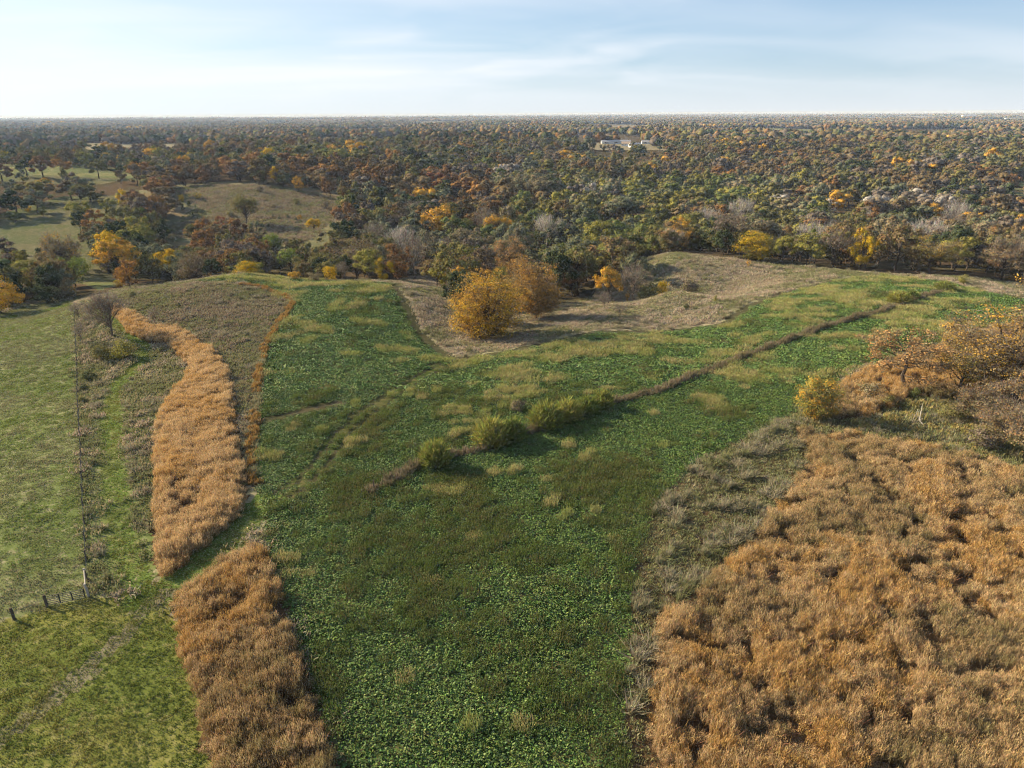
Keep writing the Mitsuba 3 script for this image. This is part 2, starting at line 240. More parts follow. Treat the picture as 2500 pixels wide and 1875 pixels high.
for k, (name, mat) in enumerate([(z[0], z[2]) for z in ZONES] + [('plains', 'far_land'), ('forest_floor', 'litter')]):
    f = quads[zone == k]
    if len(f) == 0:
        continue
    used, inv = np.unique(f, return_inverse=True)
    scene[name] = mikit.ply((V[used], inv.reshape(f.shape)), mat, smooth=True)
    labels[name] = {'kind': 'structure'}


# ------------------------------------------------------------------ plants: small meshes that are repeated
def colour(rng, base, n, spread=.22, hue=.1):
    base = np.asarray(base, float)
    c = np.broadcast_to(base, (n, 3)) * (1 + spread * rng.standard_normal((n, 1))) * (1 + hue * rng.standard_normal((n, 3)))
    return np.clip(c, .004, .9)


def blades(rng, n, half, h, w, lean, base, tip, lean_dir=None, wide=.62, hvar=.25, clump=0):
    """Grass blades or plumes as kites: two triangles each, dark at the foot."""
    if clump:
        cen = rng.uniform(-half, half, (clump, 2))
        xy = cen[rng.integers(0, clump, n)] + rng.normal(0, half * .16, (n, 2))
    else:
        xy = rng.uniform(-half, half, (n, 2))
    hh = h * np.clip(1 + hvar * rng.standard_normal(n), .35, 1.6)
    a = rng.uniform(0, 2 * np.pi, n)
    ln = lean * np.abs(rng.standard_normal(n)) + .02
    off = np.stack([np.cos(a), np.sin(a)], 1) * (ln * hh)[:, None]
    if lean_dir is not None:
        off += np.asarray(lean_dir) * hh[:, None]
    side = rng.uniform(0, np.pi, n)
    s = np.stack([np.cos(side), np.sin(side), 0 * side], 1) * (w * rng.uniform(.6, 1.3, n))[:, None]
    foot = np.concatenate([xy, np.full((n, 1), -.05)], 1)
    top = np.concatenate([xy + off, hh[:, None]], 1)
    mid = foot * (1 - wide) + top * wide
    mid[:, 2] += .06 * hh
    v = np.stack([foot, mid - s, mid + s, top], 1).reshape(-1, 3)
    i = np.arange(n)[:, None] * 4
    f = np.concatenate([i + [0, 2, 1], i + [1, 2, 3]], 0)
    cb, ct = colour(rng, base, n), colour(rng, tip, n)
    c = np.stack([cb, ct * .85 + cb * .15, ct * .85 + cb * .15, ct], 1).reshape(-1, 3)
    return v, f, c


def broad_leaves(rng, n, half, size, h, base, second, share=.12):
    """Crop leaves: a bent quad each, tilted every way but mostly facing up."""
    xy = rng.uniform(-half, half, (n, 2))
    z = h * rng.uniform(.35, 1.15, n)
    a, tilt = rng.uniform(0, 2 * np.pi, n), rng.normal(.15, .45, n)
    d = np.stack([np.cos(a) * np.cos(tilt), np.sin(a) * np.cos(tilt), np.sin(tilt)], 1)
    s = np.cross(d, [0, 0, 1.0])
    s /= np.linalg.norm(s, axis=1, keepdims=True)
    roll = rng.normal(0, .5, n)[:, None]
    s = s * np.cos(roll) + np.cross(d, s) * np.sin(roll)
    L = (size * rng.uniform(.4, 1.5, n))[:, None]
    c0 = np.concatenate([xy, z[:, None]], 1)
    droop = np.array([0, 0, -1.0]) * L * rng.uniform(.0, .35, (n, 1))
    v = np.stack([c0 - d * L * .5, c0 - s * L * .32, c0 + s * L * .32, c0 + d * L * .5 + droop], 1).reshape(-1, 3)
    i = np.arange(n)[:, None] * 4
    f = np.concatenate([i + [0, 2, 1], i + [1, 2, 3]], 0)
    pick = rng.random(n) < share
    col = np.where(pick[:, None], colour(rng, second, n), colour(rng, base, n, .25))
    return v, f, np.repeat(col, 4, 0)


def join(*meshes):
    v, f, c, at = [], [], [], 0
    for m in meshes:
        v.append(m[0]), f.append(np.asarray(m[1]) + at), c.append(m[2])
        at += len(m[0])
    return np.vstack(v), np.vstack(f), np.vstack(c)


def group(key, **parts):
    """A shapegroup of parts: name = (mesh with colours, bsdf)."""
    scene[key] = {'type': 'shapegroup', **{k: mikit.ply((m[0], m[1]), b, smooth=b == 'leaf', color=m[2]) for k, (m, b) in parts.items()}}
    return key


def place(key, grp, m):
    scene[key] = {'type': 'instance', 'to_world': T(m), 'group': {'type': 'ref', 'id': grp}}


def matrices(x, y, sxy, sz, rot=None, rng=None, tilt=True, sink=0.0):
    n = len(x)
    rot = rng.uniform(0, 2 * np.pi, n) if rot is None else rot
    z = ground_z(x, y) - sink
    N = ground_normal(x, y) if tilt else np.tile([0, 0, 1.0], (n, 1))
    m = np.zeros((n, 4, 4))
    c, s = np.cos(rot), np.sin(rot)
    m[:, 0, 0], m[:, 0, 1], m[:, 1, 0], m[:, 1, 1] = c * sxy, -s * sxy, s * sxy, c * sxy
    m[:, 2, 2] = sz
    # shear so that the patch lies along the slope while its plants stay upright
    m[:, 2, 0] = -(N[:, 0] * m[:, 0, 0] + N[:, 1] * m[:, 1, 0]) / N[:, 2]
    m[:, 2, 1] = -(N[:, 0] * m[:, 0, 1] + N[:, 1] * m[:, 1, 1]) / N[:, 2]
    m[:, 0, 3], m[:, 1, 3], m[:, 2, 3], m[:, 3, 3] = x, y, z, 1
    return m


def in_wedge(x, y, margin=18):
    return np.abs(x) < .76 * y + margin


def grid_points(poly, step, rng, jitter=.45, shrink=0.0):
    if shrink:
        poly = poly.buffer(-shrink)
    b = poly.bounds
    X, Y = np.meshgrid(np.arange(b[0], b[2], step), np.arange(b[1], b[3], step))
    x, y = X.ravel(), Y.ravel()
    x, y = x + rng.uniform(-jitter, jitter, len(x)) * step, y + rng.uniform(-jitter, jitter, len(y)) * step
    ok = in_wedge(x, y) & (y > 22)
    x, y = x[ok], y[ok]
    ok = inside(poly, x, y)
    return x[ok], y[ok]


def n2(x, y, s, seed, octaves=3):
    return meshkit.fbm(np.stack([x / s, y / s, x * 0], -1), octaves, seed)


COUNT = {}


def scatter(name, groups, which, m, label, cat):
    k = COUNT.get(name, 0)
    for g, mm in zip(which, m):
        k += 1
        place(f'{name}__{k:05d}', groups[g], mm)
    COUNT[name] = k
    labels[name] = {'kind': 'stuff', 'label': label, 'category': cat}


R = np.random.default_rng
# tall plume grass: pale tops, orange sides, brown feet
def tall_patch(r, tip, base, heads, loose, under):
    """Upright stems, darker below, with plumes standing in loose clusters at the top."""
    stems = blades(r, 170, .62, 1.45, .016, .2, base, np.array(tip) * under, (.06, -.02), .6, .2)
    n = heads
    cen = r.uniform(-.62, .62, (9, 2))
    own = r.integers(0, 9, n)
    xy = np.where(r.random((n, 1)) < loose, r.uniform(-.62, .62, (n, 2)), cen[own] + r.normal(0, .11, (n, 2)))
    z = 1.4 + r.normal(0, .16, 9)[own] + .18 * r.standard_normal(n)
    d = np.stack([r.normal(.1, .22, n), r.normal(-.03, .22, n), np.ones(n)], 1)
    d /= np.linalg.norm(d, axis=1, keepdims=True)
    L = r.uniform(.25, .65, (n, 1))
    sd = np.cross(d, r.standard_normal((n, 3)))
    sd = sd / np.linalg.norm(sd, axis=1, keepdims=True) * r.uniform(.010, .021, (n, 1))
    p0 = np.concatenate([xy, z[:, None]], 1) - d * L * .5
    hv = np.stack([p0, p0 + d * L * .55 - sd, p0 + d * L * .55 + sd, p0 + d * L], 1).reshape(-1, 3)
    i = np.arange(n)[:, None] * 4
    plume = (hv, np.concatenate([i + [0, 2, 1], i + [1, 2, 3]], 0), np.repeat(colour(r, tip, n, .18, .06), 4, 0))
    return group(f'tall_grass_patch_{len(TALL) + len(TALL_PALE)}', grass=(join(stems, plume), 'blade'))


TALL, TALL_PALE = [], []
TIPS = [(.44, .32, .18), (.46, .33, .17), (.44, .295, .125), (.35, .27, .15), (.49, .37, .21), (.43, .28, .11), (.33, .245, .13), (.29, .24, .12)]
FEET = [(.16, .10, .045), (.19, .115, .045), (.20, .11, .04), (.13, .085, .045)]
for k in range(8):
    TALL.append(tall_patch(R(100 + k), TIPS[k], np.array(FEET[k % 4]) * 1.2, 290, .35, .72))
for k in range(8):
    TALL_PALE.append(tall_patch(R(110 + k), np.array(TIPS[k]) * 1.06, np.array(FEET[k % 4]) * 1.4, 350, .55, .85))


def tall_stand(name, poly, seed, label, step=.82, gap=.40, gap_scale=3.0, hscale=1.0, low=0.88, orange=0.0, amp=.7, dark=.42, gaps=.36, pale=False):
    r = R(seed)
    x, y = grid_points(poly, step, r, shrink=.5)
    g = n2(x, y * .8, gap_scale, seed + 1, 4)
    fine = n2(x, y, 1.5, seed + 2, 2)
    g2 = g + .36 * (fine - .5)
    hole = n2(x, y * .8, 1.0, seed + 6, 2) + .9 * (g - .5)
    hs = hscale * np.clip(low + (g2 - gap) * amp, .34, 1.12) * r.uniform(.8, 1.16, len(x)) * np.where(hole < gaps, .55, 1)
    edge = shapely.distance(shapely.points(x, y), poly.boundary)
    hs *= np.clip(.5 + .5 * (edge - .3) / 1.6 + .25 * r.standard_normal(len(x)), .3, 1)
    keep = r.random(len(x)) < np.where(hole < gaps - .04, .25, np.clip((g2 - gap + .2) * 9, .5, 1))
    tone = n2(x, y, 7, seed + 3, 2) + .3 * (r.random(len(x)) - .5) + orange
    which = np.where(tone > .56, r.choice([2, 5, 1], len(x)), np.where(tone < dark, r.choice([3, 6, 7], len(x)), r.choice([0, 4, 1], len(x))))
    if pale:
        which = np.where(tone > .6, r.choice([1, 2], len(x)), r.choice([0, 4, 4, 1], len(x)))
    x, y, hs, which = x[keep], y[keep], hs[keep], which[keep]
    m = matrices(x, y, np.full(len(x), 1.0) * r.uniform(.85, 1.2, len(x)), hs, r.normal(0, .5, len(x)))
    scatter(name, TALL_PALE if pale else TALL, which, m, label, 'tall grass')


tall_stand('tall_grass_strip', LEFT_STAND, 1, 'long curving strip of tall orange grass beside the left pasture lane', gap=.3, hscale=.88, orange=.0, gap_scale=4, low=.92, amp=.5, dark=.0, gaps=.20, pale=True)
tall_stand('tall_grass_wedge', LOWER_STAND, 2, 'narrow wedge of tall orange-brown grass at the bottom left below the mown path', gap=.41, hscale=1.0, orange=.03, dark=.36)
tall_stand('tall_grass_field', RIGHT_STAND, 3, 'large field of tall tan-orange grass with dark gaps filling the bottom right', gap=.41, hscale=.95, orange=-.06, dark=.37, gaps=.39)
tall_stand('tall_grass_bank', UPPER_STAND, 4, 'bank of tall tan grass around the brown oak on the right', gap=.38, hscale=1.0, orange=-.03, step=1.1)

# pasture and lawn tufts
TUFT = []
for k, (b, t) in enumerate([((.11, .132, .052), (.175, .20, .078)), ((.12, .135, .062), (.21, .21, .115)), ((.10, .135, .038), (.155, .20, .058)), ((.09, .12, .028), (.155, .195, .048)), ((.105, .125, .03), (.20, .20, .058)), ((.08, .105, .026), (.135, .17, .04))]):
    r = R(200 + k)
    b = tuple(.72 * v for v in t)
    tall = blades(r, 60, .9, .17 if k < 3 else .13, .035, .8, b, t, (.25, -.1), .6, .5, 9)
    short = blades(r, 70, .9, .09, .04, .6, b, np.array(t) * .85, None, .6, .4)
    TUFT.append(group(f'tuft_patch_{k}', grass=(join(tall, short), 'blade')))


def turf(name, poly, seed, step, picks, label, cat='grass', hs=(.7, 1.4), skip=None, sxy=1.0):
    r = R(seed)
    x, y = grid_points(poly, step, r)
    if skip is not None:
        k = ~inside(skip, x, y)
        x, y = x[k], y[k]
    tone = n2(x, y, 9, seed, 3) + .35 * (r.random(len(x)) - .5)
    which = np.array(picks)[np.clip(((tone - .3) / .4 * len(picks)).astype(int), 0, len(picks) - 1)]
    m = matrices(x, y, sxy * r.uniform(.85, 1.2, len(x)), r.uniform(*hs, len(x)) * (.6 + .9 * n2(x, y, 3, seed + 5, 2)), rng=r)
    scatter(name, TUFT, which, m, label, cat)


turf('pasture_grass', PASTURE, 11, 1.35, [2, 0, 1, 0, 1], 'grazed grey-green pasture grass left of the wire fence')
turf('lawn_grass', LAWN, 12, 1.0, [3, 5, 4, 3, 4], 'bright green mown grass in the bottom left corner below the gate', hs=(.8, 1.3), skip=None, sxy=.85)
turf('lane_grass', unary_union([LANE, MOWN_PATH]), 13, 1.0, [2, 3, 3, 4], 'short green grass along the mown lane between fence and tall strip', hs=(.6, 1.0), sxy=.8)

# meadow: fine fading grass
MEADOW = []
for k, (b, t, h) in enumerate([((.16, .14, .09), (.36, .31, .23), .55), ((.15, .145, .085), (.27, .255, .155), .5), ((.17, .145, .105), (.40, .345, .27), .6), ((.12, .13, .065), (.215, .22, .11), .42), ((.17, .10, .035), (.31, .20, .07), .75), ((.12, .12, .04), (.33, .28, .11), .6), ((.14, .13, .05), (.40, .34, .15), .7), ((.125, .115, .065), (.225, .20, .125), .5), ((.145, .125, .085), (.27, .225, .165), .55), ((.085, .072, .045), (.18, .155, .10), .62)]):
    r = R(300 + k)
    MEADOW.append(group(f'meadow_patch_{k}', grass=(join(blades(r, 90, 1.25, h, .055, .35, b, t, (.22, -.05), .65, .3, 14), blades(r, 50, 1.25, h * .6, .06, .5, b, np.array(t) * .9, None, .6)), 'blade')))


def meadow(name, poly, seed, step, picks, label, skip=None, hs=(.6, 1.15), sxy=1.0, cat='meadow grass'):
    r = R(seed)
    x, y = grid_points(poly, step, r)
    if skip is not None:
        k = ~inside(skip, x, y)
        x, y = x[k], y[k]
    tone = n2(x, y, 12, seed, 3) + .3 * (r.random(len(x)) - .5)
    which = np.array(picks)[np.clip(((tone - .3) / .4 * len(picks)).astype(int), 0, len(picks) - 1)]
    m = matrices(x, y, sxy * r.uniform(.85, 1.25, len(x)), r.uniform(*hs, len(x)) * (.45 + 1.1 * n2(x, y, 4.5, seed + 5, 3)), r.normal(0, .6, len(x)))
    scatter(name, MEADOW, which, m, label, cat)


PATHS = unary_union([LANE, MOWN_PATH, TRACK, EDGE_SHADE_PATH, DIRT_ROAD, WORN])
TAKEN = unary_union([PASTURE, LAWN, LEFT_STAND, LOWER_STAND, RIGHT_STAND, UPPER_STAND, FESCUE, HOLLOW_SCRUB, PLOT, PATHS, FENCEROW, RUST_EDGE])
VISIBLE_OPEN = NEAR_OPEN.intersection(shapely.box(-190, 22, 220, 300))
meadow('meadow_grass', VISIBLE_OPEN.difference(unary_union([TAKEN, VERGE, LEFT_SLOPE, EDGE_SHADE_PATH.buffer(.7)])), 21, 1.9, [3, 1, 0, 1, 2, 0], 'faded mauve-grey meadow grass on the slopes and in the hollow', sxy=1.2)
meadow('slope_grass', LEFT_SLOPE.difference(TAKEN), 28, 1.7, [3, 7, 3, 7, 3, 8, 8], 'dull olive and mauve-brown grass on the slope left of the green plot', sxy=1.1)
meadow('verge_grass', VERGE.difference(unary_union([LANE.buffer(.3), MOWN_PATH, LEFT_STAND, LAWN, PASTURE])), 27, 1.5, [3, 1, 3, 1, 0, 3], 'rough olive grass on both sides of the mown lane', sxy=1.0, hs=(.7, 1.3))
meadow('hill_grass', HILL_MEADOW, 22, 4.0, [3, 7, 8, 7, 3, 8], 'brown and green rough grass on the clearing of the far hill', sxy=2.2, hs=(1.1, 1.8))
meadow('rust_grass', RUST_EDGE, 23, .8, [4, 4, 1], 'rust-brown grass line bordering the green plot on its left', sxy=.38, hs=(.75, 1.2), cat='grass')
meadow('fescue_grass', FESCUE, 24, 1.2, [3, 3, 1, 3, 3], 'matted grey-olive grass band between green plot and tall grass field', hs=(.5, .95), sxy=.8)
meadow('scrub_grass', HOLLOW_SCRUB, 25, 1.2, [3, 1, 5, 3, 3], 'rough olive and tan grass in the shaded dip behind the tall grass field', hs=(.8, 1.8), sxy=.9)
meadow('fencerow_weeds', FENCEROW, 26, .75, [9, 9, 8, 9], 'grey-brown dead weeds of the old fence row crossing the green plot', hs=(.8, 2.0), sxy=.42, cat='weeds')

# pale tussocks lying over in the matted band
TUSSOCK = []
for k in range(3):
    r = R(350 + k)
    t = [(.29, .27, .19), (.235, .225, .145), (.19, .20, .10)][k]
    TUSSOCK.append(group(f'tussock_{k}', grass=(blades(r, 130, .22, .6, .02, .75, (.12, .12, .06), t, (.35, -.12), .5, .3), 'blade')))
r = R(36)
for poly, step in ((FESCUE, 1.15), (HOLLOW_SCRUB, 2.4)):
    x, y = grid_points(poly, step, r)
    keep = n2(x, y, 2.6, 37, 3) > .5
    x, y = x[keep], y[keep]
    scatter('tussock_grass', TUSSOCK, r.integers(0, 3, len(x)), matrices(x, y, r.uniform(.8, 1.9, len(x)), r.uniform(.9, 2.0, len(x)), r.normal(0, .9, len(x))), 'pale tussocks of grass lying over in the matted band', 'grass')

x, y = grid_points(VISIBLE_OPEN.difference(TAKEN), 3.4, r)
keep = n2(x, y, 9, 39, 3) > .5
x, y = x[keep], y[keep]
scatter('meadow_tussocks', TUSSOCK, r.integers(0, 3, len(x)), matrices(x, y, r.uniform(.9, 2.4, len(x)), r.uniform(.7, 1.7, len(x)), rng=r), 'pale clumps of taller grass dotted over the meadow slopes', 'grass')

# the plot: broad leaves, with olive weeds and yellow foxtail where they have got in
LEAFY, LEAFY_FAR, WEED, FOXTAIL = [], [], [], []
for k in range(4):
    r = R(400 + k)
    base, second = [((.075, .132, .034), (.11, .165, .048)), ((.085, .145, .04), (.135, .18, .06)), ((.065, .118, .034), (.10, .15, .045)), ((.095, .152, .038), (.14, .175, .055))][k]
    LEAFY.append(group(f'leafy_patch_{k}', leaves=(broad_leaves(r, 62, .62, .21, .36, base, second), 'crop_leaf')))
    LEAFY_FAR.append(group(f'leafy_far_patch_{k}', leaves=(broad_leaves(r, 95, 1.15, .32, .42, tuple(1.22 * v for v in base), tuple(1.15 * v for v in second)), 'crop_leaf')))
for k in range(3):
    r = R(430 + k)
    t = [(.12, .145, .05), (.145, .145, .058), (.11, .145, .042)][k]
    WEED.append(group(f'weed_patch_{k}', stems=(join(blades(r, 120, .72, .6, .022, .4, (.08, .10, .03), t, None, .7, .3), broad_leaves(r, 46, .62, .15, .42, (.07, .13, .03), (.11, .16, .04))), 'blade')))
    t = [(.34, .33, .135), (.28, .30, .105), (.38, .34, .16)][k]
    FOXTAIL.append(group(f'foxtail_patch_{k}', stems=(join(blades(r, 210, .9, .72, .022, .35, (.14, .16, .05), t, (.12, -.04), .75, .28), broad_leaves(r, 16, .8, .16, .35, (.07, .13, .03), (.12, .16, .04))), 'blade')))
PLOT_FREE = PLOT.difference(unary_union([TRACK.buffer(.5), FENCEROW, RUST_EDGE, BARE_STRIP, DIRT_ROAD, EDGE_SHADE_PATH.buffer(.7)]))
WEEDY = Polygon([(-11.0,95.7), (6.7,99.1), (22.0,96.3), (21.7,87.9), (15.5,74.5), (7.4,67.3), (-2.9,62.6), (-12.3,69.4), (-9.0,81.4)])
WEEDY2 = Polygon([(-38.8,97.3), (-33.5,98.8), (-24.3,89.8), (-13.6,88.6), (-11.1,83.7), (-21.7,83.6), (-32.0,88.7)])
FOX1 = unary_union([Polygon([(-10.5,144.0), (-0.6,148.5), (21.6,162.7), (44.9,167.1), (51.9,168.2), (65.1,181.1), (87.5,200.6), (107.8,218.7), (99.2,191.9), (68.5,170.6), (49.9,161.1), (25.2,150.1), (4.3,140.5)]), Polygon([(-85.6,207.1), (-83.8,217.4), (-53.9,211.9), (-35.0,207.0), (-26.9,176.9), (-19.1,158.7), (-25.8,153.3), (-35.2,170.8), (-44.3,192.9), (-63.9,207.3)])])
r = R(41)


def soft(poly, x, y, w=3.5):
    return sum(inside(poly.buffer(w * k), x, y).astype(float) for k in (-1, -.4, .2, 1)) / 4


xa, ya = grid_points(PLOT_FREE.intersection(shapely.box(-200, 20, 200, 128)), .86, r)
xb, yb = grid_points(PLOT_FREE.intersection(shapely.box(-200, 128, 220, 280)), 1.7, r)
for x, y, kind, sc in ((xa, ya, LEAFY, 1.0), (xb, yb, LEAFY_FAR, 1.0)):
    nw = n2(x, y * .7, 9, 44, 4)
    weed = nw - .055 + .155 * soft(WEEDY, x, y) + .12 * soft(WEEDY2, x, y) + .12 * (r.random(len(x)) - .5)
    nf = n2(x * .6, y, 5.5, 47, 5)
    fox = nf - .08 + .11 * soft(FOX1, x, y, 5) + .04 * np.clip((y - 120) / 60, 0, 1) * (x < 130) - .11 * (y < 115) + .1 * (r.random(len(x)) - .5)
    is_fox, is_weed = r.random(len(x)) < 1 / (1 + np.exp(-(fox - .60) / .035)), r.random(len(x)) < 1 / (1 + np.exp(-(weed - .66) / .06))
    leafy = (~is_fox & ~is_weed) | (r.random(len(x)) < .4)
    h = (.75 + .7 * n2(x, y, 5, 49, 2))
    scatter('leafy_crop', kind, r.integers(0, 4, leafy.sum()), matrices(x[leafy], y[leafy], sc * r.uniform(.9, 1.15, leafy.sum()), h[leafy] * r.uniform(.8, 1.2, leafy.sum()), rng=r), 'broad-leaved green crop covering the plot in the middle', 'crop')
    w = is_weed & ~is_fox
    big = 1.0 if kind is LEAFY else 1.7
    scatter('olive_weeds', WEED, r.integers(0, 3, w.sum()), matrices(x[w], y[w], big * r.uniform(.9, 1.2, w.sum()), h[w] * r.uniform(.7, 1.2, w.sum()), rng=r), 'olive-brown weeds in dull patches among the green crop', 'weeds')
    scatter('foxtail_grass', FOXTAIL, r.integers(0, 3, is_fox.sum()), matrices(x[is_fox], y[is_fox], big * .9 * r.uniform(.9, 1.2, is_fox.sum()), h[is_fox] * r.uniform(.7, 1.2, is_fox.sum()), rng=r), 'yellow-tan foxtail grass in pale patches of the green plot', 'grass')


# ------------------------------------------------------------------ trees
def tube(pts, rad, sides=4):
    pts, rad = np.asarray(pts, float), np.asarray(rad, float)
    t = np.gradient(pts, axis=0)
    t /= np.linalg.norm(t, axis=1, keepdims=True) + 1e-9
    a = np.cross(t, np.where(np.abs(t[:, 2:]) < .8, [[0, 0, 1.0]], [[1.0, 0, 0]]))
    a /= np.linalg.norm(a, axis=1, keepdims=True) + 1e-9
    b = np.cross(t, a)
    g = np.arange(sides) * 2 * np.pi / sides
    v = pts[:, None] + rad[:, None, None] * (np.cos(g)[None, :, None] * a[:, None] + np.sin(g)[None, :, None] * b[:, None])
    i, j = np.meshgrid(np.arange(len(pts) - 1), np.arange(sides), indexing='ij')
    qd = np.stack([i * sides + j, i * sides + (j + 1) % sides, (i + 1) * sides + (j + 1) % sides, (i + 1) * sides + j], -1).reshape(-1, 4)
    return v.reshape(-1, 3), np.vstack([qd[:, [0, 1, 2]], qd[:, [0, 2, 3]]])


def leaf_cloud(rng, pos, out, size, col, flat=.95, long=1.0):
    """One bent quad a leaf spray, turned outward and up with much scatter."""
    n = len(pos)
    nrm = out * flat + rng.standard_normal((n, 3)) * .38 + [0, 0, .25]
    nrm /= np.linalg.norm(nrm, axis=1, keepdims=True)
    d = np.cross(nrm, rng.standard_normal((n, 3)))
    d /= np.linalg.norm(d, axis=1, keepdims=True)
    s = np.cross(nrm, d)
    L = (size * rng.uniform(.55, 1.4, n))[:, None]
    v = np.stack([pos - d * L * .6 * long, pos - s * L * .42 / long, pos + s * L * .42 / long, pos + d * L * .6 * long + nrm * L * .12], 1).reshape(-1, 3)
    i = np.arange(n)[:, None] * 4
    return v, np.concatenate([i + [0, 2, 1], i + [1, 2, 3]], 0), np.repeat(col, 4, 0)


PAL = {'olive': (.165, .155, .06), 'darkgreen': (.058, .075, .036), 'greygreen': (.145, .158, .098), 'green': (.135, .16, .058), 'lime': (.20, .25, .045), 'yellowgreen': (.25, .235, .06), 'yellow': (.52, .36, .03), 'gold': (.50, .30, .05), 'orange': (.33, .185, .065),
       'peach': (.54, .31, .12), 'red': (.29, .125, .06), 'rust': (.205, .12, .055), 'brown': (.17, .13, .07), 'tan': (.235, .20, .125), 'mauve': (.15, .125, .10), 'bare': (.18, .155, .13), 'white': (.34, .32, .29)}
BARK = {'white': (.34, .31, .28), 'bare': (.14, .115, .095)}


_ico = trimesh.creation.icosphere(subdivisions=0)
ICO_V, ICO_F = np.array(_ico.vertices), np.array(_ico.faces)
_ico1 = trimesh.creation.icosphere(subdivisions=1)
ICO1_V, ICO1_F = np.array(_ico1.vertices), np.array(_ico1.faces)


def make_tree(seed, shape, pal, nc=24, nl=60, leaf=.034, cr=.11, z0=.2, mix=None, twigs=0, top=None, trunk_r=.016, limbs=True, bark=None, lean=0.0, vary=.16, fleck=.14, core=0.0):
    """A tree one metre tall and one metre wide: (crown, trunk). shape sets where the clumps of the crown sit."""
    rng = R(seed)
    u = rng.standard_normal((nc, 3))
    u /= np.linalg.norm(u, axis=1, keepdims=True)
    rad = (.35 + .65 * rng.random(nc) ** .5)[:, None]
    zc, rz, rx = (1 + z0) / 2, (1 - z0) / 2 - cr * .6, .5 - cr * .75
    if shape in ('dome', 'open'):
        u[:, 2] = np.where(u[:, 2] < -.6, -u[:, 2] * .6, u[:, 2])
    cen = u * rad * [rx, rx, rz] + [0, 0, zc]
    if shape == 'open':
        cen[:, 2] += .06 * (1 - (np.hypot(cen[:, 0], cen[:, 1]) / rx) ** 2)
    if shape == 'column':
        cen[:, :2] *= (.55 + .6 * np.sin(np.pi * np.clip((cen[:, 2:] - z0) / (1 - z0), .08, .85)))
    if shape == 'cedar':
        cen[:, 2] = z0 + (1 - z0) * rng.random(nc) ** 1.3 * .95
        k = 1.02 - (cen[:, 2] - z0) / (1 - z0)
        a = rng.uniform(0, 2 * np.pi, nc)
        cen[:, 0], cen[:, 1] = np.cos(a) * k * rx, np.sin(a) * k * rx
    crs = cr * rng.uniform(.7, 1.35, nc) * (1 if shape != 'cedar' else .8)
    tint = rng.uniform(1 - vary, 1 + vary, nc)
    base = np.asarray(PAL[pal], float)
    ccol = np.tile(base, (nc, 1))
    for other, share in (mix or ()):
        ccol[rng.random(nc) < share] = PAL[other]
    if top:
        ccol[cen[:, 2] > np.quantile(cen[:, 2], 1 - top[1])] = PAL[top[0]]
    k = np.repeat(np.arange(nc), nl)
    off = rng.standard_normal((len(k), 3))
    off /= np.linalg.norm(off, axis=1, keepdims=True)
    off *= (rng.random(len(k)) ** .45)[:, None]
    pos = cen[k] + off * crs[k][:, None] * ([1.15, 1.15, .8] if shape != 'open' else [1.5, 1.5, .5])
    pos[:, 2] = np.maximum(pos[:, 2], .015)
    kc = np.where(rng.random(len(k)) < (0 if core >= 1 else .5), rng.integers(0, nc, len(k)), k)
    col = np.clip(ccol[kc] * tint[k][:, None] * (1 + fleck * rng.standard_normal((len(k), 1))) * (1 + .06 * rng.standard_normal((len(k), 3))), .005, .9)
    out = pos - [0, 0, zc]
    out /= np.linalg.norm(out, axis=1, keepdims=True) + 1e-9
    out = out * .55 + off / (np.linalg.norm(off, axis=1, keepdims=True) + 1e-9) * .75
    parts = []
    if nl:
        parts.append(leaf_cloud(rng, pos, out, leaf, col))
    if core:
        # the dense inside of each bough
        kk = np.repeat(np.arange(nc), len(ICO_V))
        cv = cen[kk] + np.tile(ICO_V, (nc, 1)) * (crs[kk] * rng.uniform(.45, .76, len(kk)))[:, None] * [1.1, 1.1, .8] * core
        cv[:, 2] = np.maximum(cv[:, 2], .01)
        cf = (np.arange(nc)[:, None, None] * len(ICO_V) + ICO_F).reshape(-1, 3)
        parts.append((cv, cf, np.clip(ccol[kk] * tint[kk][:, None] * rng.uniform(.8, 1.05, (len(kk), 1)), .005, .9)))
    if twigs:
        kk = rng.integers(0, nc, twigs)
        d = cen[kk] - [0, 0, z0 * .6]
        d /= np.linalg.norm(d, axis=1, keepdims=True)
        d += rng.normal(0, .42, (twigs, 3)) + [0, 0, .25]
        d /= np.linalg.norm(d, axis=1, keepdims=True)
        p0 = cen[kk] + rng.normal(0, .45, (twigs, 3)) * crs[kk][:, None]
        L = rng.uniform(.07, .2, (twigs, 1))
        s = np.cross(d, rng.standard_normal((twigs, 3)))
        s = s / np.linalg.norm(s, axis=1, keepdims=True) * rng.uniform(.0022, .0042, (twigs, 1))
        tv = np.stack([p0 - d * L * .4, p0 - s, p0 + s, p0 + d * L * .6], 1).reshape(-1, 3)
        i = np.arange(twigs)[:, None] * 4
        tc = colour(rng, PAL['white'] if pal == 'white' else PAL['mauve'] if pal == 'mauve' else PAL['bare'], twigs, .2)
        parts.append((tv, np.concatenate([i + [0, 2, 1], i + [1, 2, 3]], 0), np.repeat(tc, 4, 0)))
    crown = join(*parts)
    bc = np.asarray(bark or BARK.get(pal, (.075, .06, .048)))
    wood, htop = [], (.8 if shape in ('column', 'cedar') else .62)
    bend = rng.normal(0, .02, (6, 2)).cumsum(0)
    tp = np.concatenate([bend + np.linspace(0, lean, 6)[:, None] * [1, 0], np.linspace(-.03, htop, 6)[:, None]], 1)
    if shape != 'shrub':
        wood.append(tube(tp, np.linspace(trunk_r * 1.25, trunk_r * .45, 6), 6))
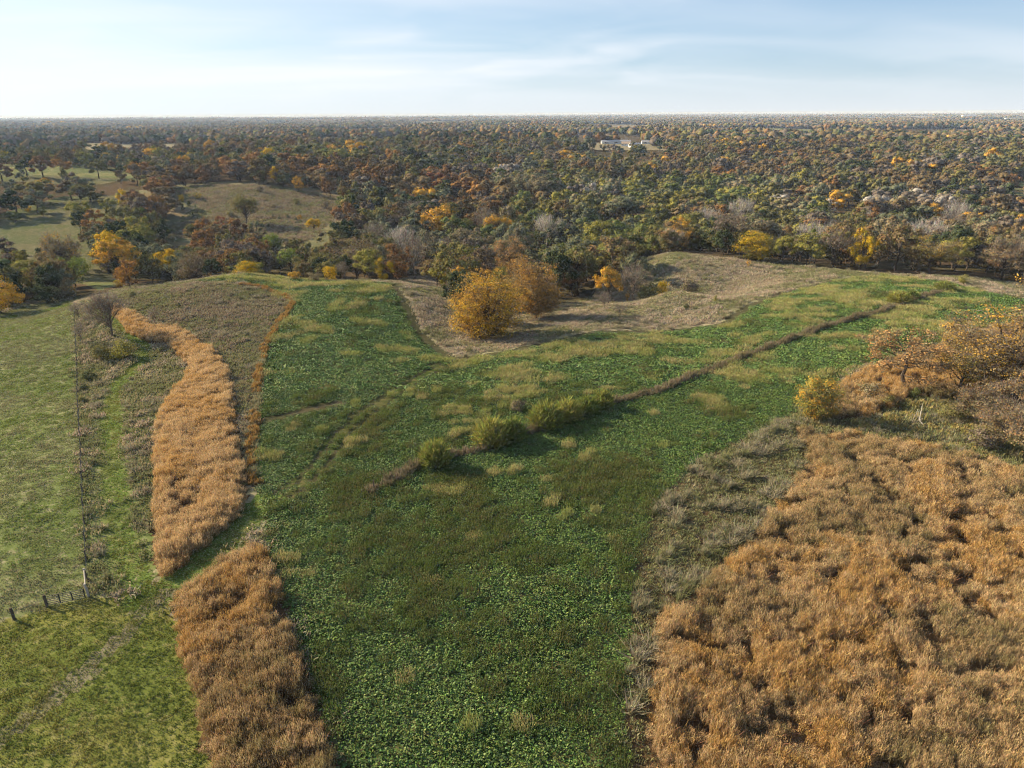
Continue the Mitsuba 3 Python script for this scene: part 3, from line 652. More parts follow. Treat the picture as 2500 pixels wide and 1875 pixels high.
    if limbs:
        for j in range(nc):
            t = np.clip((cen[j, 2] * rng.uniform(.35, .75)) / htop, .12, .95) if shape != 'shrub' else .02
            p = np.array([np.interp(t, np.linspace(0, 1, 6), tp[:, a]) for a in range(3)])
            b = cen[j] + rng.normal(0, .02, 3)
            mid = (p + b) / 2 + [0, 0, .04] + (b - p) * [.12, .12, 0] + rng.normal(0, .012, 3)
            ts = np.linspace(0, 1, 5)[:, None]
            wood.append(tube((1 - ts) ** 2 * p + 2 * ts * (1 - ts) * mid + ts ** 2 * b, np.linspace(trunk_r * .42, trunk_r * .1, 5), 3))
    v, f, at = [], [], 0
    for a, b in wood:
        v.append(a), f.append(b + at)
        at += len(a)
    v, f = np.vstack(v), np.vstack(f)
    return crown, (v, f, np.clip(bc * (1 + .2 * rng.standard_normal((len(v), 1))), .01, .9))


def make_limbed(seed, limbs, cols, trunk, per=8, nl=55, leaf=.022, spread=.055, twigs=900, twig_col='bare', trunk_r=.02, bark=(.075, .06, .048)):
    """A tree whose limbs one can follow: trunk and limbs as chains of points, leaf sprays set along them with sky between."""
    rng = R(seed)
    wood, sprays = [tube(trunk, np.linspace(trunk_r * 1.2, trunk_r * .5, len(trunk)), 7)], []
    tr = np.asarray(trunk, float)
    for t0, az, reach, rise in limbs:
        at = t0 * (len(tr) - 1)
        p = np.array([np.interp(at, np.arange(len(tr)), tr[:, a]) for a in range(3)])
        d = np.array([math.cos(az), math.sin(az), 0])
        n = 7
        q = [p + d * reach * u + [0, 0, rise * u ** 1.2] + rng.normal(0, .014, 3) * (u > 0) for u in np.linspace(0, 1, n)]
        wood.append(tube(q, np.linspace(trunk_r * .5, trunk_r * .1, n), 4))
        for _ in range(per):
            u = rng.uniform(.35, 1.02)
            b = np.array([np.interp(u * (n - 1), np.arange(n), np.array(q)[:, a]) for a in range(3)])
            e = b + np.array([rng.normal(0, .07), rng.normal(0, .07), abs(rng.normal(.03, .045))])
            wood.append(tube([b, (b + e) / 2 + [0, 0, .012], e], [trunk_r * .16, trunk_r * .11, trunk_r * .05], 3))
            sprays.append(e)
    cen = np.array(sprays)
    k = np.repeat(np.arange(len(cen)), nl)
    off = rng.standard_normal((len(k), 3))
    pos = cen[k] + off * spread * rng.uniform(.6, 1.3, len(cen))[k][:, None] * [1.1, 1.1, .55]
    names = [c for c, _ in cols]
    pc = np.array([PAL[c] for c in names])[rng.choice(len(names), len(k), p=np.array([w for _, w in cols]) / sum(w for _, w in cols))]
    mass = np.array([PAL[c] for c in names])[rng.choice(len(names), len(cen))]
    col = np.clip((.5 * pc + .5 * mass[k]) * (1 + .2 * rng.standard_normal((len(k), 1))), .01, .85)
    leaves = leaf_cloud(rng, pos, off / np.linalg.norm(off, axis=1, keepdims=True), leaf, col)
    kk = rng.integers(0, len(cen), twigs)
    d = rng.standard_normal((twigs, 3)) + [0, 0, .5]
    d /= np.linalg.norm(d, axis=1, keepdims=True)
    L = rng.uniform(.04, .12, (twigs, 1))
    sd = np.cross(d, rng.standard_normal((twigs, 3)))
    sd = sd / np.linalg.norm(sd, axis=1, keepdims=True) * rng.uniform(.0015, .003, (twigs, 1))
    p0 = cen[kk] + rng.normal(0, .02, (twigs, 3))
    tv = np.stack([p0, p0 + d * L * .4 - sd, p0 + d * L * .4 + sd, p0 + d * L], 1).reshape(-1, 3)
    i = np.arange(twigs)[:, None] * 4
    tw = (tv, np.concatenate([i + [0, 2, 1], i + [1, 2, 3]], 0), np.repeat(colour(rng, PAL[twig_col], twigs, .2), 4, 0))
    v, f, at = [], [], 0
    for a, b in wood:
        v.append(a), f.append(b + at)
        at += len(a)
    v, f = np.vstack(v), np.vstack(f)
    return join(leaves, tw), (v, f, np.clip(np.asarray(bark) * (1 + .2 * rng.standard_normal((len(v), 1))), .01, .9))


ARCH = {}


def arch(name, seed, *a, **k):
    crown, trunk = make_tree(seed, *a, **k)
    ARCH[name] = group(f'tree_{name}', crown=(crown, 'leaf'), trunk=(trunk, 'bark'))


# kinds that fill the woods, three shapes each
FILL = {'olive': ('olive', [('brown', .2), ('green', .15)]), 'darkgreen': ('darkgreen', [('olive', .2)]), 'greygreen': ('greygreen', [('tan', .2)]), 'green': ('green', [('olive', .3)]), 'yellowgreen': ('yellowgreen', [('olive', .35)]), 'yellow': ('yellow', [('yellowgreen', .25)]),
        'gold': ('gold', [('olive', .25)]), 'orange': ('orange', [('rust', .3), ('gold', .2)]), 'red': ('red', [('rust', .4)]), 'rust': ('rust', [('brown', .3), ('orange', .12)]), 'brown': ('brown', [('olive', .3), ('rust', .15)]), 'tan': ('tan', [('greygreen', .3)]), 'mauve': ('mauve', [('brown', .35)])}
for n, (pal, mx) in FILL.items():
    for k, shape in enumerate(('round', 'dome', 'column')):
        arch(f'{n}_{k}', 500 + 7 * len(ARCH), shape, pal, nc=(34, 40, 26)[k], nl=110, leaf=.028, cr=(.115, .105, .12)[k], z0=(.12, .18, .06)[k], mix=[(q, w * .6) for q, w in mx], core=.8)
        arch(f'plain_{n}_{k}', 500 + 7 * len(ARCH), shape, pal, nc=(26, 30, 20)[k], nl=50, leaf=.040, cr=(.125, .115, .13)[k], z0=(.16, .24, .1)[k], mix=[(q, w * .35) for q, w in mx], vary=.12, fleck=.1, core=1.0)
for k in range(3):
    arch(f'bare_{k}', 700 + k, 'dome', 'bare', nc=34, nl=3, leaf=.03, cr=.13, z0=.22, twigs=900, trunk_r=.014)
    arch(f'white_{k}', 710 + k, 'dome', 'white', nc=34, nl=0, cr=.13, z0=.2, twigs=900, trunk_r=.016)
    arch(f'barebrown_{k}', 720 + k, 'open', 'mauve', nc=34, nl=22, leaf=.03, cr=.12, z0=.25, twigs=800)
for k in range(2):
    arch(f'cedar_{k}', 730 + k, 'cedar', 'darkgreen', nc=40, nl=40, leaf=.05, cr=.12, z0=.03, mix=[('olive', .1)])
    for pal in ('yellow', 'darkgreen', 'olive', 'yellowgreen', 'mauve', 'green', 'gold', 'tan'):
        arch(f'shrub_{pal}_{k}', 740 + 3 * len(ARCH), 'shrub', pal, nc=26, nl=80, leaf=.042, cr=.19, z0=-.1, mix=[('olive', .15)], trunk_r=.02)
# trees one can look at closely
OAK_LIMBS = [(.42, 2.9, .40, .03), (.50, .1, .46, .10), (.55, 4.2, .36, .05), (.6, 1.5, .38, .08), (.66, 3.3, .47, .12), (.72, .35, .48, .16), (.78, 2.3, .40, .17), (.84, 5.3, .38, .14), (.9, 3.6, .42, .16), (.95, .9, .36, .15), (1.0, 2.7, .3, .17), (1.0, 4.8, .26, .18), (1.0, .2, .24, .2)]
crown, trunk = make_limbed(803, OAK_LIMBS, [('peach', .4), ('tan', .35), ('rust', .2), ('brown', .15)], [[0, 0, -.03], [.02, 0, .15], [.05, .01, .32], [.03, 0, .5], [.05, 0, .66], [.04, 0, .76]], per=9, nl=50, leaf=.020, spread=.042, twigs=700, trunk_r=.022)
ARCH['oak'] = group('tree_oak', crown=(crown, 'leaf'), trunk=(trunk, 'bark'))
for q, (name, lo, cols) in enumerate([('locust_big', .03, [('gold', .5), ('tan', .1), ('yellow', .25), ('orange', .15)]), ('locust_second', .2, [('gold', .38), ('orange', .3), ('tan', .2), ('rust', .12)])]):
    rq = R(830 + q)
    lim = []
    for k in range(46):
        zz = 1 - 2 * (k + .5) / 46
        t0 = np.clip(.28 + .35 * zz + rq.normal(0, .08), lo + .08, 1)
        lim.append((t0, k * 2.4 + rq.normal(0, .25), (.46 if zz < .45 else .40) * math.sqrt(max(.12, 1 - zz * zz * .9)) * rq.uniform(.8, 1.05), max(lo, .5 + .47 * zz) - t0 * .62))
    crown, trunk = make_limbed(835 + q, lim, cols, [[0, 0, -.03], [.01, 0, .14], [-.015, .01, .3], [.015, 0, .46], [.0, .01, .62]], per=12, nl=46, leaf=.0165, spread=.046, twigs=1500, trunk_r=.02)
    ARCH[name] = group(f'tree_{name}', crown=(crown, 'leaf'), trunk=(trunk, 'bark'))
for q in range(2):
    rq = R(840 + q)
    lim = [(rq.uniform(.3, 1), k * 2.4 + rq.normal(0, .3), rq.uniform(.26, .46), rq.uniform(.16, .42)) for k in range(17)]
    crown, trunk = make_limbed(845 + q, lim, [[('gold', .4), ('tan', .42), ('brown', .18)], [('yellowgreen', .5), ('tan', .25), ('gold', .2)]][q], [[0, 0, -.03], [.01, 0, .14], [-.02, .01, .28], [.02, 0, .42], [.0, .02, .58]], per=12, nl=44, leaf=.0145, spread=.045, twigs=2200, trunk_r=.02)
    ARCH[('locust_near', 'locust_row')[q]] = group(('tree_locust_near', 'tree_locust_row')[q], crown=(crown, 'leaf'), trunk=(trunk, 'bark'))
arch('yellow_near', 805, 'round', 'yellowgreen', nc=70, nl=130, leaf=.024, cr=.125, z0=.0, mix=[('olive', .55), ('gold', .2)], trunk_r=.018)
arch('half_bare', 806, 'dome', 'tan', nc=80, nl=55, leaf=.022, cr=.09, z0=.12, mix=[('gold', .25), ('olive', .3)], twigs=900, trunk_r=.02)
arch('yellow_round', 807, 'round', 'gold', nc=60, nl=80, leaf=.028, cr=.115, z0=.03, mix=[('tan', .25), ('yellow', .3)], trunk_r=.016)
arch('bright_yellow', 808, 'round', 'yellow', nc=80, nl=95, leaf=.026, cr=.115, z0=-.08, mix=[('yellowgreen', .45)], trunk_r=.016)
arch('bare_near', 809, 'dome', 'bare', nc=60, nl=0, cr=.12, z0=.15, twigs=2600, trunk_r=.02)
arch('brown_near', 810, 'open', 'brown', nc=70, nl=60, leaf=.020, cr=.09, z0=.1, mix=[('rust', .3), ('tan', .3)], twigs=1500, trunk_r=.014)
arch('lime_lumps', 811, 'round', 'lime', nc=30, nl=130, leaf=.032, cr=.14, z0=.05, mix=[('green', .3)])
arch('lime_top', 812, 'dome', 'green', nc=46, nl=70, leaf=.032, cr=.12, z0=.15, mix=[('darkgreen', .4)], top=('lime', .35))
arch('dome_brown', 813, 'dome', 'brown', nc=50, nl=70, leaf=.024, cr=.12, z0=.05, mix=[('mauve', .3), ('olive', .2)], twigs=1000)
arch('half_top', 814, 'dome', 'olive', nc=60, nl=75, leaf=.028, cr=.11, z0=.15, mix=[('brown', .3)], top=('yellowgreen', .2), twigs=500)
arch('sapling', 815, 'column', 'gold', nc=16, nl=40, leaf=.05, cr=.12, z0=.05)
# upright willowy shrubs of the fence row
for k in range(3):
    r = R(820 + k)
    n = 1700
    a, q = r.uniform(0, 2 * np.pi, n), r.random(n) ** .6
    foot = np.stack([np.cos(a) * q * .3, np.sin(a) * q * .3, r.uniform(0, .68, n) * (1 - q * .5)], 1)
    d = np.stack([np.cos(a) * q * .5, np.sin(a) * q * .5, np.full(n, .9)], 1) + r.normal(0, .36, (n, 3))
    d /= np.linalg.norm(d, axis=1, keepdims=True)
    L = r.uniform(.1, .36, (n, 1))
    s = np.cross(d, r.standard_normal((n, 3)))
    s = s / np.linalg.norm(s, axis=1, keepdims=True) * .011
    tipp = foot + d * L
    v = np.stack([foot, foot + d * L * .6 - s, foot + d * L * .6 + s, tipp], 1).reshape(-1, 3)
    i = np.arange(n)[:, None] * 4
    c = np.repeat(colour(r, [(.20, .22, .055), (.25, .25, .065), (.16, .20, .05)][k], n), 4, 0)
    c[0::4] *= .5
    stems = join(*[(tv, tf, np.tile([(.10, .08, .05)], (len(tv), 1))) for tv, tf in [tube([[0, 0, -.03], [r.normal(0, .08), r.normal(0, .08), .3], [r.normal(0, .2), r.normal(0, .2), .7]], [.012, .009, .004], 3) for _ in range(9)]])
    ARCH[f'willow_{k}'] = group(f'tree_willow_{k}', crown=((v, np.concatenate([i + [0, 2, 1], i + [1, 2, 3]], 0), c), 'leaf'), trunk=(stems, 'bark'))

HAND, NAMED = [], []


def tree(name, kind, at, aspect, label, cat='tree', seed=0, grp=None, sink=.12):
    """One tree or shrub of its own: at = (x, y, height), aspect = width over height."""
    x, y, h = at
    h = min(max(h, .8 if cat != 'tree' else 3.0), 19.0)
    key = numbered(name)
    rot = R(9000 + len(labels)).uniform(0, 2 * np.pi) if not seed else seed
    m = np.eye(4)
    c, s, w = math.cos(rot), math.sin(rot), h * aspect
    m[:2, :2] = [[c * w, -s * w], [s * w, c * w]]
    m[2, 2], m[:3, 3] = h, (x, y, float(ground_z(np.array([x]), np.array([y]))[0]) - sink)
    place(key, ARCH[kind], m)
    labels[key] = {'label': label, 'category': cat}
    if grp:
        labels[key]['group'] = grp
    HAND.append((x, y, w / 2))
    NAMED.append((label, x, y))
    return key


# in the hollow and around it
tree('tree', 'locust_big', (-6.1,170.4,17.2), 1.08, 'broad orange-yellow tree with dark branches standing nearest in the hollow')
tree('tree', 'locust_second', (6.7,191.4,16.1), .98, 'orange-brown tree with a split trunk just right of the broad orange tree')
tree('tree', 'rust_1', (22.0,250.1,13.1), .85, 'dark rust-brown tree right behind the two orange trees of the hollow')
tree('tree', 'darkgreen_0', (-14.1,188.0,13.2), .8, 'dark green tree tucked behind the left side of the broad orange tree')
tree('tree', 'olive_0', (-17.9,232.0,18.3), 1.0, 'dense olive tree behind the hollow with golden lower leaves')
tree('tree', 'mauve_1', (-9.9,245.0,18.5), .8, 'purple-brown tree behind the top of the broad orange tree')
tree('tree', 'locust_second', (3.0,226.0,16.5), .8, 'peach-topped thin tree behind the second orange tree')
tree('tree', 'yellowgreen_0', (-2.7,215.0,13.0), .7, 'small yellow-green tree between the two orange trees')
tree('tree', 'gold_2', (-14.3,212.0,12.0), .7, 'small golden tree above the dark green tree by the hollow')
tree('tree', 'oak', (-0.2,262.0,23.4), .75, 'tall peach-orange tree above the hollow, brightest of the middle woods')
tree('tree', 'brown_1', (37.5,262.0,19.4), 1.05, 'round brown oak at the head of the brushy draw')
tree('tree', 'olive_1', (23.5,250.0,23.8), .9, 'tall dark olive tree left of the round brown oak')
tree('tree', 'darkgreen_1', (16.8,245.0,20.5), .8, 'dark green tree rising behind the rust-brown tree')
tree('tree', 'gold_1', (31.2,224.0,13.4), .8, 'dark tree with golden upper leaves in the brushy draw')
tree('tree', 'bare_1', (39.4,225.0,14.0), .9, 'thin grey half-bare tree in the brushy draw')
tree('tree', 'greygreen_2', (43.4,246.0,14.2), .8, 'slim grey-green tree above the thin half-bare tree')
tree('bush', 'shrub_yellow_0', (48.4,224.0,7.2), .7, 'narrow yellow bush at the right end of the brushy draw', 'bush')
tree('bush', 'shrub_mauve_0', (57.8,226.0,5.8), 1.3, 'grey leafless thicket in the draw right of the narrow yellow bush', 'bush')
tree('bush', 'shrub_olive_0', (43.3,222.0,8.1), 1.1, 'low olive bush at the foot of the half-bare tree', 'bush')
tree('sapling', 'sapling', (39.1,233.6,4.6), .5, 'small golden sapling on the near grassy lobe of the hollow', 'sapling')
tree('sapling', 'sapling', (83.9,249.5,3.5), .6, 'small golden sapling on the upper meadow before the bright yellow tree', 'sapling')
tree('bush', 'shrub_yellowgreen_0', (57.3,194.6,2.3), .8, 'small yellow-green bush on the right of the near grassy lobe', 'bush')
tree('cedar', 'shrub_darkgreen_0', (48.1,189.6,2.0), .95, 'tiny dark round cedar on the near grassy lobe', 'cedar')
tree('bush', 'bare_0', (26.6,200.5,5.5), 1.2, 'bare grey bush in the shade right of the orange trees', 'bush')
tree('bush', 'bare_2', (29.6,187.2,3.9), 1.3, 'bare grey bush at the foot of the near grassy lobe', 'bush')
tree('bush', 'shrub_gold_0', (62.1,262.0,0.3), .9, 'low golden bush on the skyline of the upper meadow', 'bush')
# the row at the right
tree('tree', 'bright_yellow', (89.2,262.0,10.6), 1.5, 'bright yellow-green round tree, the widest in the row behind the meadow')
tree('tree', 'darkgreen_0', (78.9,264.0,10.5), .85, 'dark evergreen-looking tree left of the bright yellow-green tree')
tree('tree', 'yellowgreen_1', (98.6,256.0,10.6), .9, 'orange-green tree just right of the bright yellow-green tree')
tree('tree', 'yellowgreen_0', (106.7,254.0,12.4), 1.1, 'olive-yellow tree between the orange-green tree and the bare one')
tree('bare_tree', 'barebrown_0', (114.6,250.0,13.7), 1.05, 'bare brown tree in the row left of the tall golden tree')
tree('tree', 'yellow_2', (122.1,246.0,16.0), .62, 'tall golden-yellow tree, narrowest and brightest of the right row')
tree('tree', 'brown_1', (132.8,244.0,17.6), 1.05, 'large brown oak right of the tall golden tree')
tree('tree', 'locust_row', (140.2,236.0,12.9), 1.25, 'wide olive-yellow flat-topped tree right of the large brown oak')
tree('tree', 'yellowgreen_2', (154.6,245.0,14.7), .9, 'yellow-green tree above the wide flat-topped tree')
tree('tree', 'brown_near', (161.9,230.7,13.8), 1.2, 'mauve-brown nearly bare tree at the right end of the row')
tree('tree', 'brown_near', (170.3,232.0,13.0), 1.2, 'mauve-brown nearly bare tree cut by the right frame edge in the row')
tree('bush', 'shrub_yellowgreen_1', (138.9,215.0,3.3), 1.1, 'small yellow-green bush by the dirt track at the field corner', 'bush')
tree('tree', 'white_0', (131.8,310.0,24.2), 1.1, 'white bare tree before the dark clearing on the right')
tree('tree', 'white_1', (174.2,300.0,24.7), 1.25, 'widest white bare tree above the large brown oak')
tree('tree', 'tan_1', (101.6,300.0,22.3), 1.25, 'pale tan tree behind the bright yellow-green tree')
tree('tree', 'tan_0', (148.5,285.0,21.2), 1.1, 'pale brown thin tree between the golden tree and the white bare one')
tree('tree', 'rust_0', (197.1,400.0,27.1), .8, 'tall rust-topped tree beside the dark clearing on the right')
tree('tree', 'olive_0', (177.4,370.0,24.7), .9, 'big olive tree before the rust-topped tree on the right')
tree('tree', 'tan_1', (193.4,300.0,27.3), 1.3, 'pale tan wide tree near the right frame edge of the woods')
tree('tree', 'white_2', (17.4,350.0,24.7), .95, 'single grey-white bare tree in the middle of the green woods')
tree('tree', 'greygreen_1', (64.2,420.0,24.7), 1.5, 'broad grey-green crown standing above the middle woods')
tree('tree', 'white_2', (133.4,420.0,31.8), 1.05, 'wide whitish bare tree in the woods right of the middle')
for k, at in enumerate([(-25.9,560.0,6.6), (-18.9,554.0,9.4), (-12.2,548.0,11.7), (-5.6,542.0,14.1), (0.9,536.0,16.1), (7.2,530.0,18.3), (13.4,524.0,20.2), (19.3,518.0,22.5), (25.2,512.0,24.5)]):
    tree('tree', 'tan_1' if k % 3 else 'greygreen_1', at, 1.25, f"tan-grey tree, {['first', 'second', 'third', 'fourth', 'fifth', 'sixth', 'seventh', 'eighth', 'ninth'][k]} from the left in the long slanting row across the woods", grp='trees of the slanting row')
tree('tree', 'red_0', (20.2,520.0,9.1), 1.1, 'dull red tree below the slanting row of cottonwoods')
# left valley
tree('tree', 'yellow_round', (-151.4,205.6,10.3), 1.35, 'round orange-yellow tree at the left frame edge of the pasture')
tree('tree', 'gold_0', (-145.8,229.1,5.0), 1.1, 'small golden tree at the end of the wire fence')
tree('bush', 'shrub_yellow_1', (-144.9,258.7,3.1), 1.4, 'bright yellow bush low at the crest left of the plot', 'bush')
tree('tree', 'half_bare', (-185.7,292.0,23.8), .98, 'large half-bare tree with golden tufts in the left valley')
tree('tree', 'lime_lumps', (-164.3,264.0,13.1), .95, 'lime-green lumpy tree below the large half-bare tree')
tree('tree', 'orange_0', (-134.3,246.0,11.4), .85, 'orange tree with pale yellow top above the bright yellow bush')
tree('tree', 'yellowgreen_1', (-176.2,255.0,12.9), 1.3, 'olive-yellow tree left of the lime-green tree')
tree('tree', 'yellowgreen_0', (-164.6,240.0,9.2), .8, 'yellow-olive tree just behind the round orange-yellow tree')
tree('tree', 'yellowgreen_2', (-201.3,285.0,14.4), .8, 'yellow-green tree at the left frame edge below the open slope')
tree('bush', 'shrub_darkgreen_1', (-148.4,222.0,7.2), 1.5, 'dark green bush right of the round orange-yellow tree', 'bush')
tree('bush', 'shrub_tan_0', (-145.5,226.0,7.4), 1.1, 'brown-grey bush behind the small golden tree', 'bush')
tree('bush', 'shrub_mauve_1', (-171.0,300.0,11.3), 1.2, 'mauve-brown thicket in the left valley above the green glade', 'bush')
tree('tree', 'green_0', (-284.3,414.0,7.5), 1.2, 'small green round tree alone on the open slope at left')
tree('tree', 'yellow_0', (-295.5,444.0,5.2), .95, 'small yellow tree on the open slope at left')
tree('tree', 'yellowgreen_2', (-278.7,431.9,7.8), .75, 'small yellow-green tree on the open slope, right of the small yellow one')
tree('tree', 'olive_1', (-280.9,476.4,14.0), 1.0, 'single olive tree with a clear trunk on the rise of the open slope')
tree('bush', 'bright_yellow', (-87.1,232.0,5.2), 1.75, 'big bright yellow bush just behind the crest of the plot', 'bush')
tree('tree', 'red_0', (-161.6,400.9,10.1), .85, 'red-orange tree at the foot of the far hill clearing')
tree('tree', 'half_top', (-153.4,418.3,18.2), 1.0, 'dark round tree with a yellow cap on the far hill clearing')
tree('tree', 'lime_top', (-121.6,330.0,12.2), .95, 'dark tree with bright green top left of its twin below the hill')
tree('tree', 'lime_top', (-113.0,338.0,13.5), .85, 'taller dark tree with bright green top below the hill')
tree('tree', 'lime_top', (-93.9,300.0,12.4), 1.1, 'low spreading green tree right of the two bright-topped trees')
tree('tree', 'olive_2', (-79.8,275.0,18.8), .62, 'tall narrow dark olive tree behind the crest')
tree('tree', 'greygreen_0', (-121.0,255.0,14.4), .6, 'tall grey-green tree behind the left crest')
tree('tree', 'dome_brown', (-108.8,243.0,11.9), 1.2, 'brown-olive dome-shaped tree behind the left crest')
tree('tree', 'darkgreen_0', (-101.6,240.0,8.2), 1.0, 'dark green low tree right of the brown dome-shaped tree')
tree('tree', 'dome_brown', (-61.6,285.0,22.6), 1.15, 'fine-twigged brown dome tree in the valley behind the crest')
tree('tree', 'yellow_1', (-108.6,395.1,8.5), 1.15, 'yellow tree right of the far hill clearing')
tree('tree', 'gold_2', (-124.3,424.9,5.1), .6, 'thin golden tree at the right edge of the far hill clearing')
tree('tree', 'gold_0', (-144.8,500.3,12.2), .75, 'golden-orange tree at the top edge of the far hill')
tree('tree', 'orange_2', (-142.9,525.0,5.7), .8, 'orange tree right of the golden-orange one above the far hill')
tree('bush', 'shrub_yellow_0', (-214.3,475.0,5.3), .9, 'yellow bush, left one of two on the far hill clearing', 'bush')
tree('bush', 'shrub_yellow_1', (-204.5,478.0,4.4), 1.3, 'yellow bush, right one of two on the far hill clearing', 'bush')
tree('bush', 'shrub_gold_1', (-69.2,224.0,3.8), 1.1, 'small golden bush peeking over the crest', 'bush')
tree('tree', 'brown_0', (-68.1,232.0,7.9), .9, 'dark brown tree beside the small golden bush at the crest')
tree('bush', 'shrub_yellow_0', (-58.4,226.0,6.0), .8, 'yellow-green bush behind the crest left of the bare sapling', 'bush')
tree('bush', 'shrub_tan_1', (-62.1,222.0,3.8), 1.3, 'tan bush behind the crest left of the yellow-green one', 'bush')
tree('bare_tree', 'bare_1', (-54.3,226.0,6.9), .75, 'bare sapling-like tree on the crest line of the plot')
tree('tree', 'gold_1', (-96.8,440.0,10.1), 1.2, 'yellow-orange tree high on the right flank of the far hill')
tree('tree', 'yellow_2', (-41.2,228.0,9.2), .8, 'bright yellow narrow tree behind the crest')
tree('tree', 'rust_0', (-37.9,236.0,15.1), .8, 'dark rust-topped tree right of the bright yellow narrow tree')
tree('tree', 'yellowgreen_1', (-46.6,232.0,11.9), 1.0, 'olive tree left of the bright yellow narrow tree')
tree('bare_tree', 'bare_0', (-40.7,290.0,24.0), .95, 'tall grey bare tree in the valley above the rust-topped tree')
tree('tree', 'gold_0', (-37.5,380.0,20.7), 1.2, 'golden tree standing out in the middle of the brown woods')
tree('tree', 'orange_0', (-83.4,560.0,5.9), 1.2, 'bright orange tree far in the middle woods')
tree('tree', 'gold_2', (-6.3,370.0,17.5), .9, 'small golden-orange tree left of the grey-white bare tree')
HILL_CEDARS = []
for at in [(-205.1,454.7,3.4), (-204.1,460.8,3.7), (-198.2,457.0,2.6), (-196.3,467.6,2.3), (-189.0,443.0,2.8), (-191.1,435.3,3.3), (-142.3,432.7,2.7), (-137.7,430.0,3.0), (-133.2,431.5,2.7), (-126.7,425.7,2.7), (-128.3,402.9,2.0), (-115.7,385.8,2.2), (-139.2,413.2,2.1), (-173.2,426.0,2.7), (-160.5,413.2,3.1)]:
    HILL_CEDARS.append(at)
ORDINAL = ['leftmost', 'second', 'third', 'fourth', 'fifth', 'sixth', 'seventh', 'eighth', 'ninth', 'tenth', 'eleventh', 'twelfth', 'thirteenth', 'fourteenth', 'rightmost']
for k, at in enumerate(sorted(HILL_CEDARS)):
    tree('cedar', 'shrub_darkgreen_0' if k % 2 else 'cedar_1', at, 1.0 if k % 2 else .7, f'small dark cedar on the far hill clearing, {ORDINAL[k]} from the left of fifteen' if 0 < k < 14 else f'small dark cedar, {ORDINAL[k]} on the far hill clearing', 'cedar', grp='dark cedars on the far hill')
for kind, at, asp, lab in [('shrub_mauve_0', (-168.5,492.0,5.1), 1.3, 'mauve-brown shrub at the upper edge of the far hill clearing'), ('shrub_olive_1', (-137.0,466.5,4.9), 1.2, 'olive shrub on the right flank of the far hill clearing'), ('bare_1', (-190.9,476.7,5.9), 1.0, 'bare grey shrub on the left shoulder of the far hill clearing'), ('shrub_olive_0', (-167.9,434.6,4.1), 1.4, 'olive shrub low in the middle of the far hill clearing'), ('shrub_mauve_1', (-117.3,458.0,6.3), 1.2, 'brown shrub at the far right of the hill clearing'), ('shrub_tan_0', (-149.2,455.9,2.8), 1.6, 'pale tan low shrub on the right of the capped dark tree')]:
    tree('bush', kind, at, asp, lab, 'bush')
# left verge
tree('bare_tree', 'bare_near', (-97.2,165.6,11.3), .95, 'dark leafless tree by the head of the orange strip')
tree('bare_tree', 'bare_1', (-88.8,170.7,5.2), .65, 'small leafless tree inside the orange strip')
tree('bush', 'shrub_yellowgreen_0', (-87.6,152.1,5.2), 1.25, 'yellow-green bush with a dark foot beside the lane', 'bush')
tree('bush', 'shrub_olive_1', (-92.1,152.2,4.4), 1.3, 'dark olive bush left of the yellow-green bush by the lane', 'bush')
tree('cedar', 'cedar_0', (-111.5,191.5,2.3), .75, 'small dark cedar at the top of the orange strip', 'cedar')
tree('cedar', 'shrub_darkgreen_1', (-108.4,190.3,1.6), 1.0, 'small dark cedar just right of the pointed one', 'cedar')
tree('cedar', 'shrub_darkgreen_0', (-106.5,195.7,1.6), 1.4, 'low dark cedar alone near the meadow crest', 'cedar')
tree('cedar', 'cedar_1', (-87.5,182.2,1.6), .8, 'tiny pointed cedar in the middle of the left meadow slope', 'cedar')
tree('bush', 'bare_2', (-113.1,179.7,5.0), 1.2, 'grey leafless bush on the fence line near its far end', 'bush')
tree('bush', 'bare_0', (-102.9,162.8,5.7), .9, 'grey leafless bush on the fence line, second from its far end', 'bush')
tree('bush', 'shrub_darkgreen_0', (-88.3,139.5,2.3), 1.4, 'dark bush on the fence line, highest of three', 'bush')
tree('bush', 'shrub_darkgreen_1', (-85.3,132.2,1.8), 1.2, 'dark bush on the fence line, middle of three', 'bush')
tree('bush', 'shrub_olive_0', (-81.8,125.6,1.5), 1.2, 'dark bush on the fence line, lowest of three', 'bush')
# fence row shrubs
for k, (at, asp, lab) in enumerate([((-11.7,96.3,5.6), 1.1, 'single yellow-green willowy shrub at the left end of the fence row'), ((-3.3,103.5,6.3), 1.2, 'yellow-green willowy shrub, left half of the large pair'), ((-0.1,105.0,5.6), 1.1, 'yellow-green willowy shrub, right half of the large pair'),
                                   ((5.8,110.0,6.1), 1.25, 'willowy shrub, left one of the long cluster'), ((9.5,112.5,5.3), 1.2, 'willowy shrub, second of the long cluster'), ((13.2,115.2,4.6), 1.1, 'willowy shrub, third of the long cluster'), ((16.2,117.2,4.8), 1.0, 'willowy shrub, right end of the long cluster'),
                                   ((102.4,183.1,4.5), 1.6, 'green willowy shrub on the fence row far to the right'), ((108.3,187.7,3.8), 1.3, 'paler willowy shrub just right of the far green one'), ((125.3,201.3,4.1), 1.7, 'dark green willowy shrub at the far end of the fence row')]):
    tree('shrub', f'willow_{k % 3}', at, asp, lab, 'shrub')
tree('bush', 'shrub_mauve_1', (1.3,117.1,2.9), 1.1, 'red-brown dead weed clump above the large pair of shrubs', 'bush')
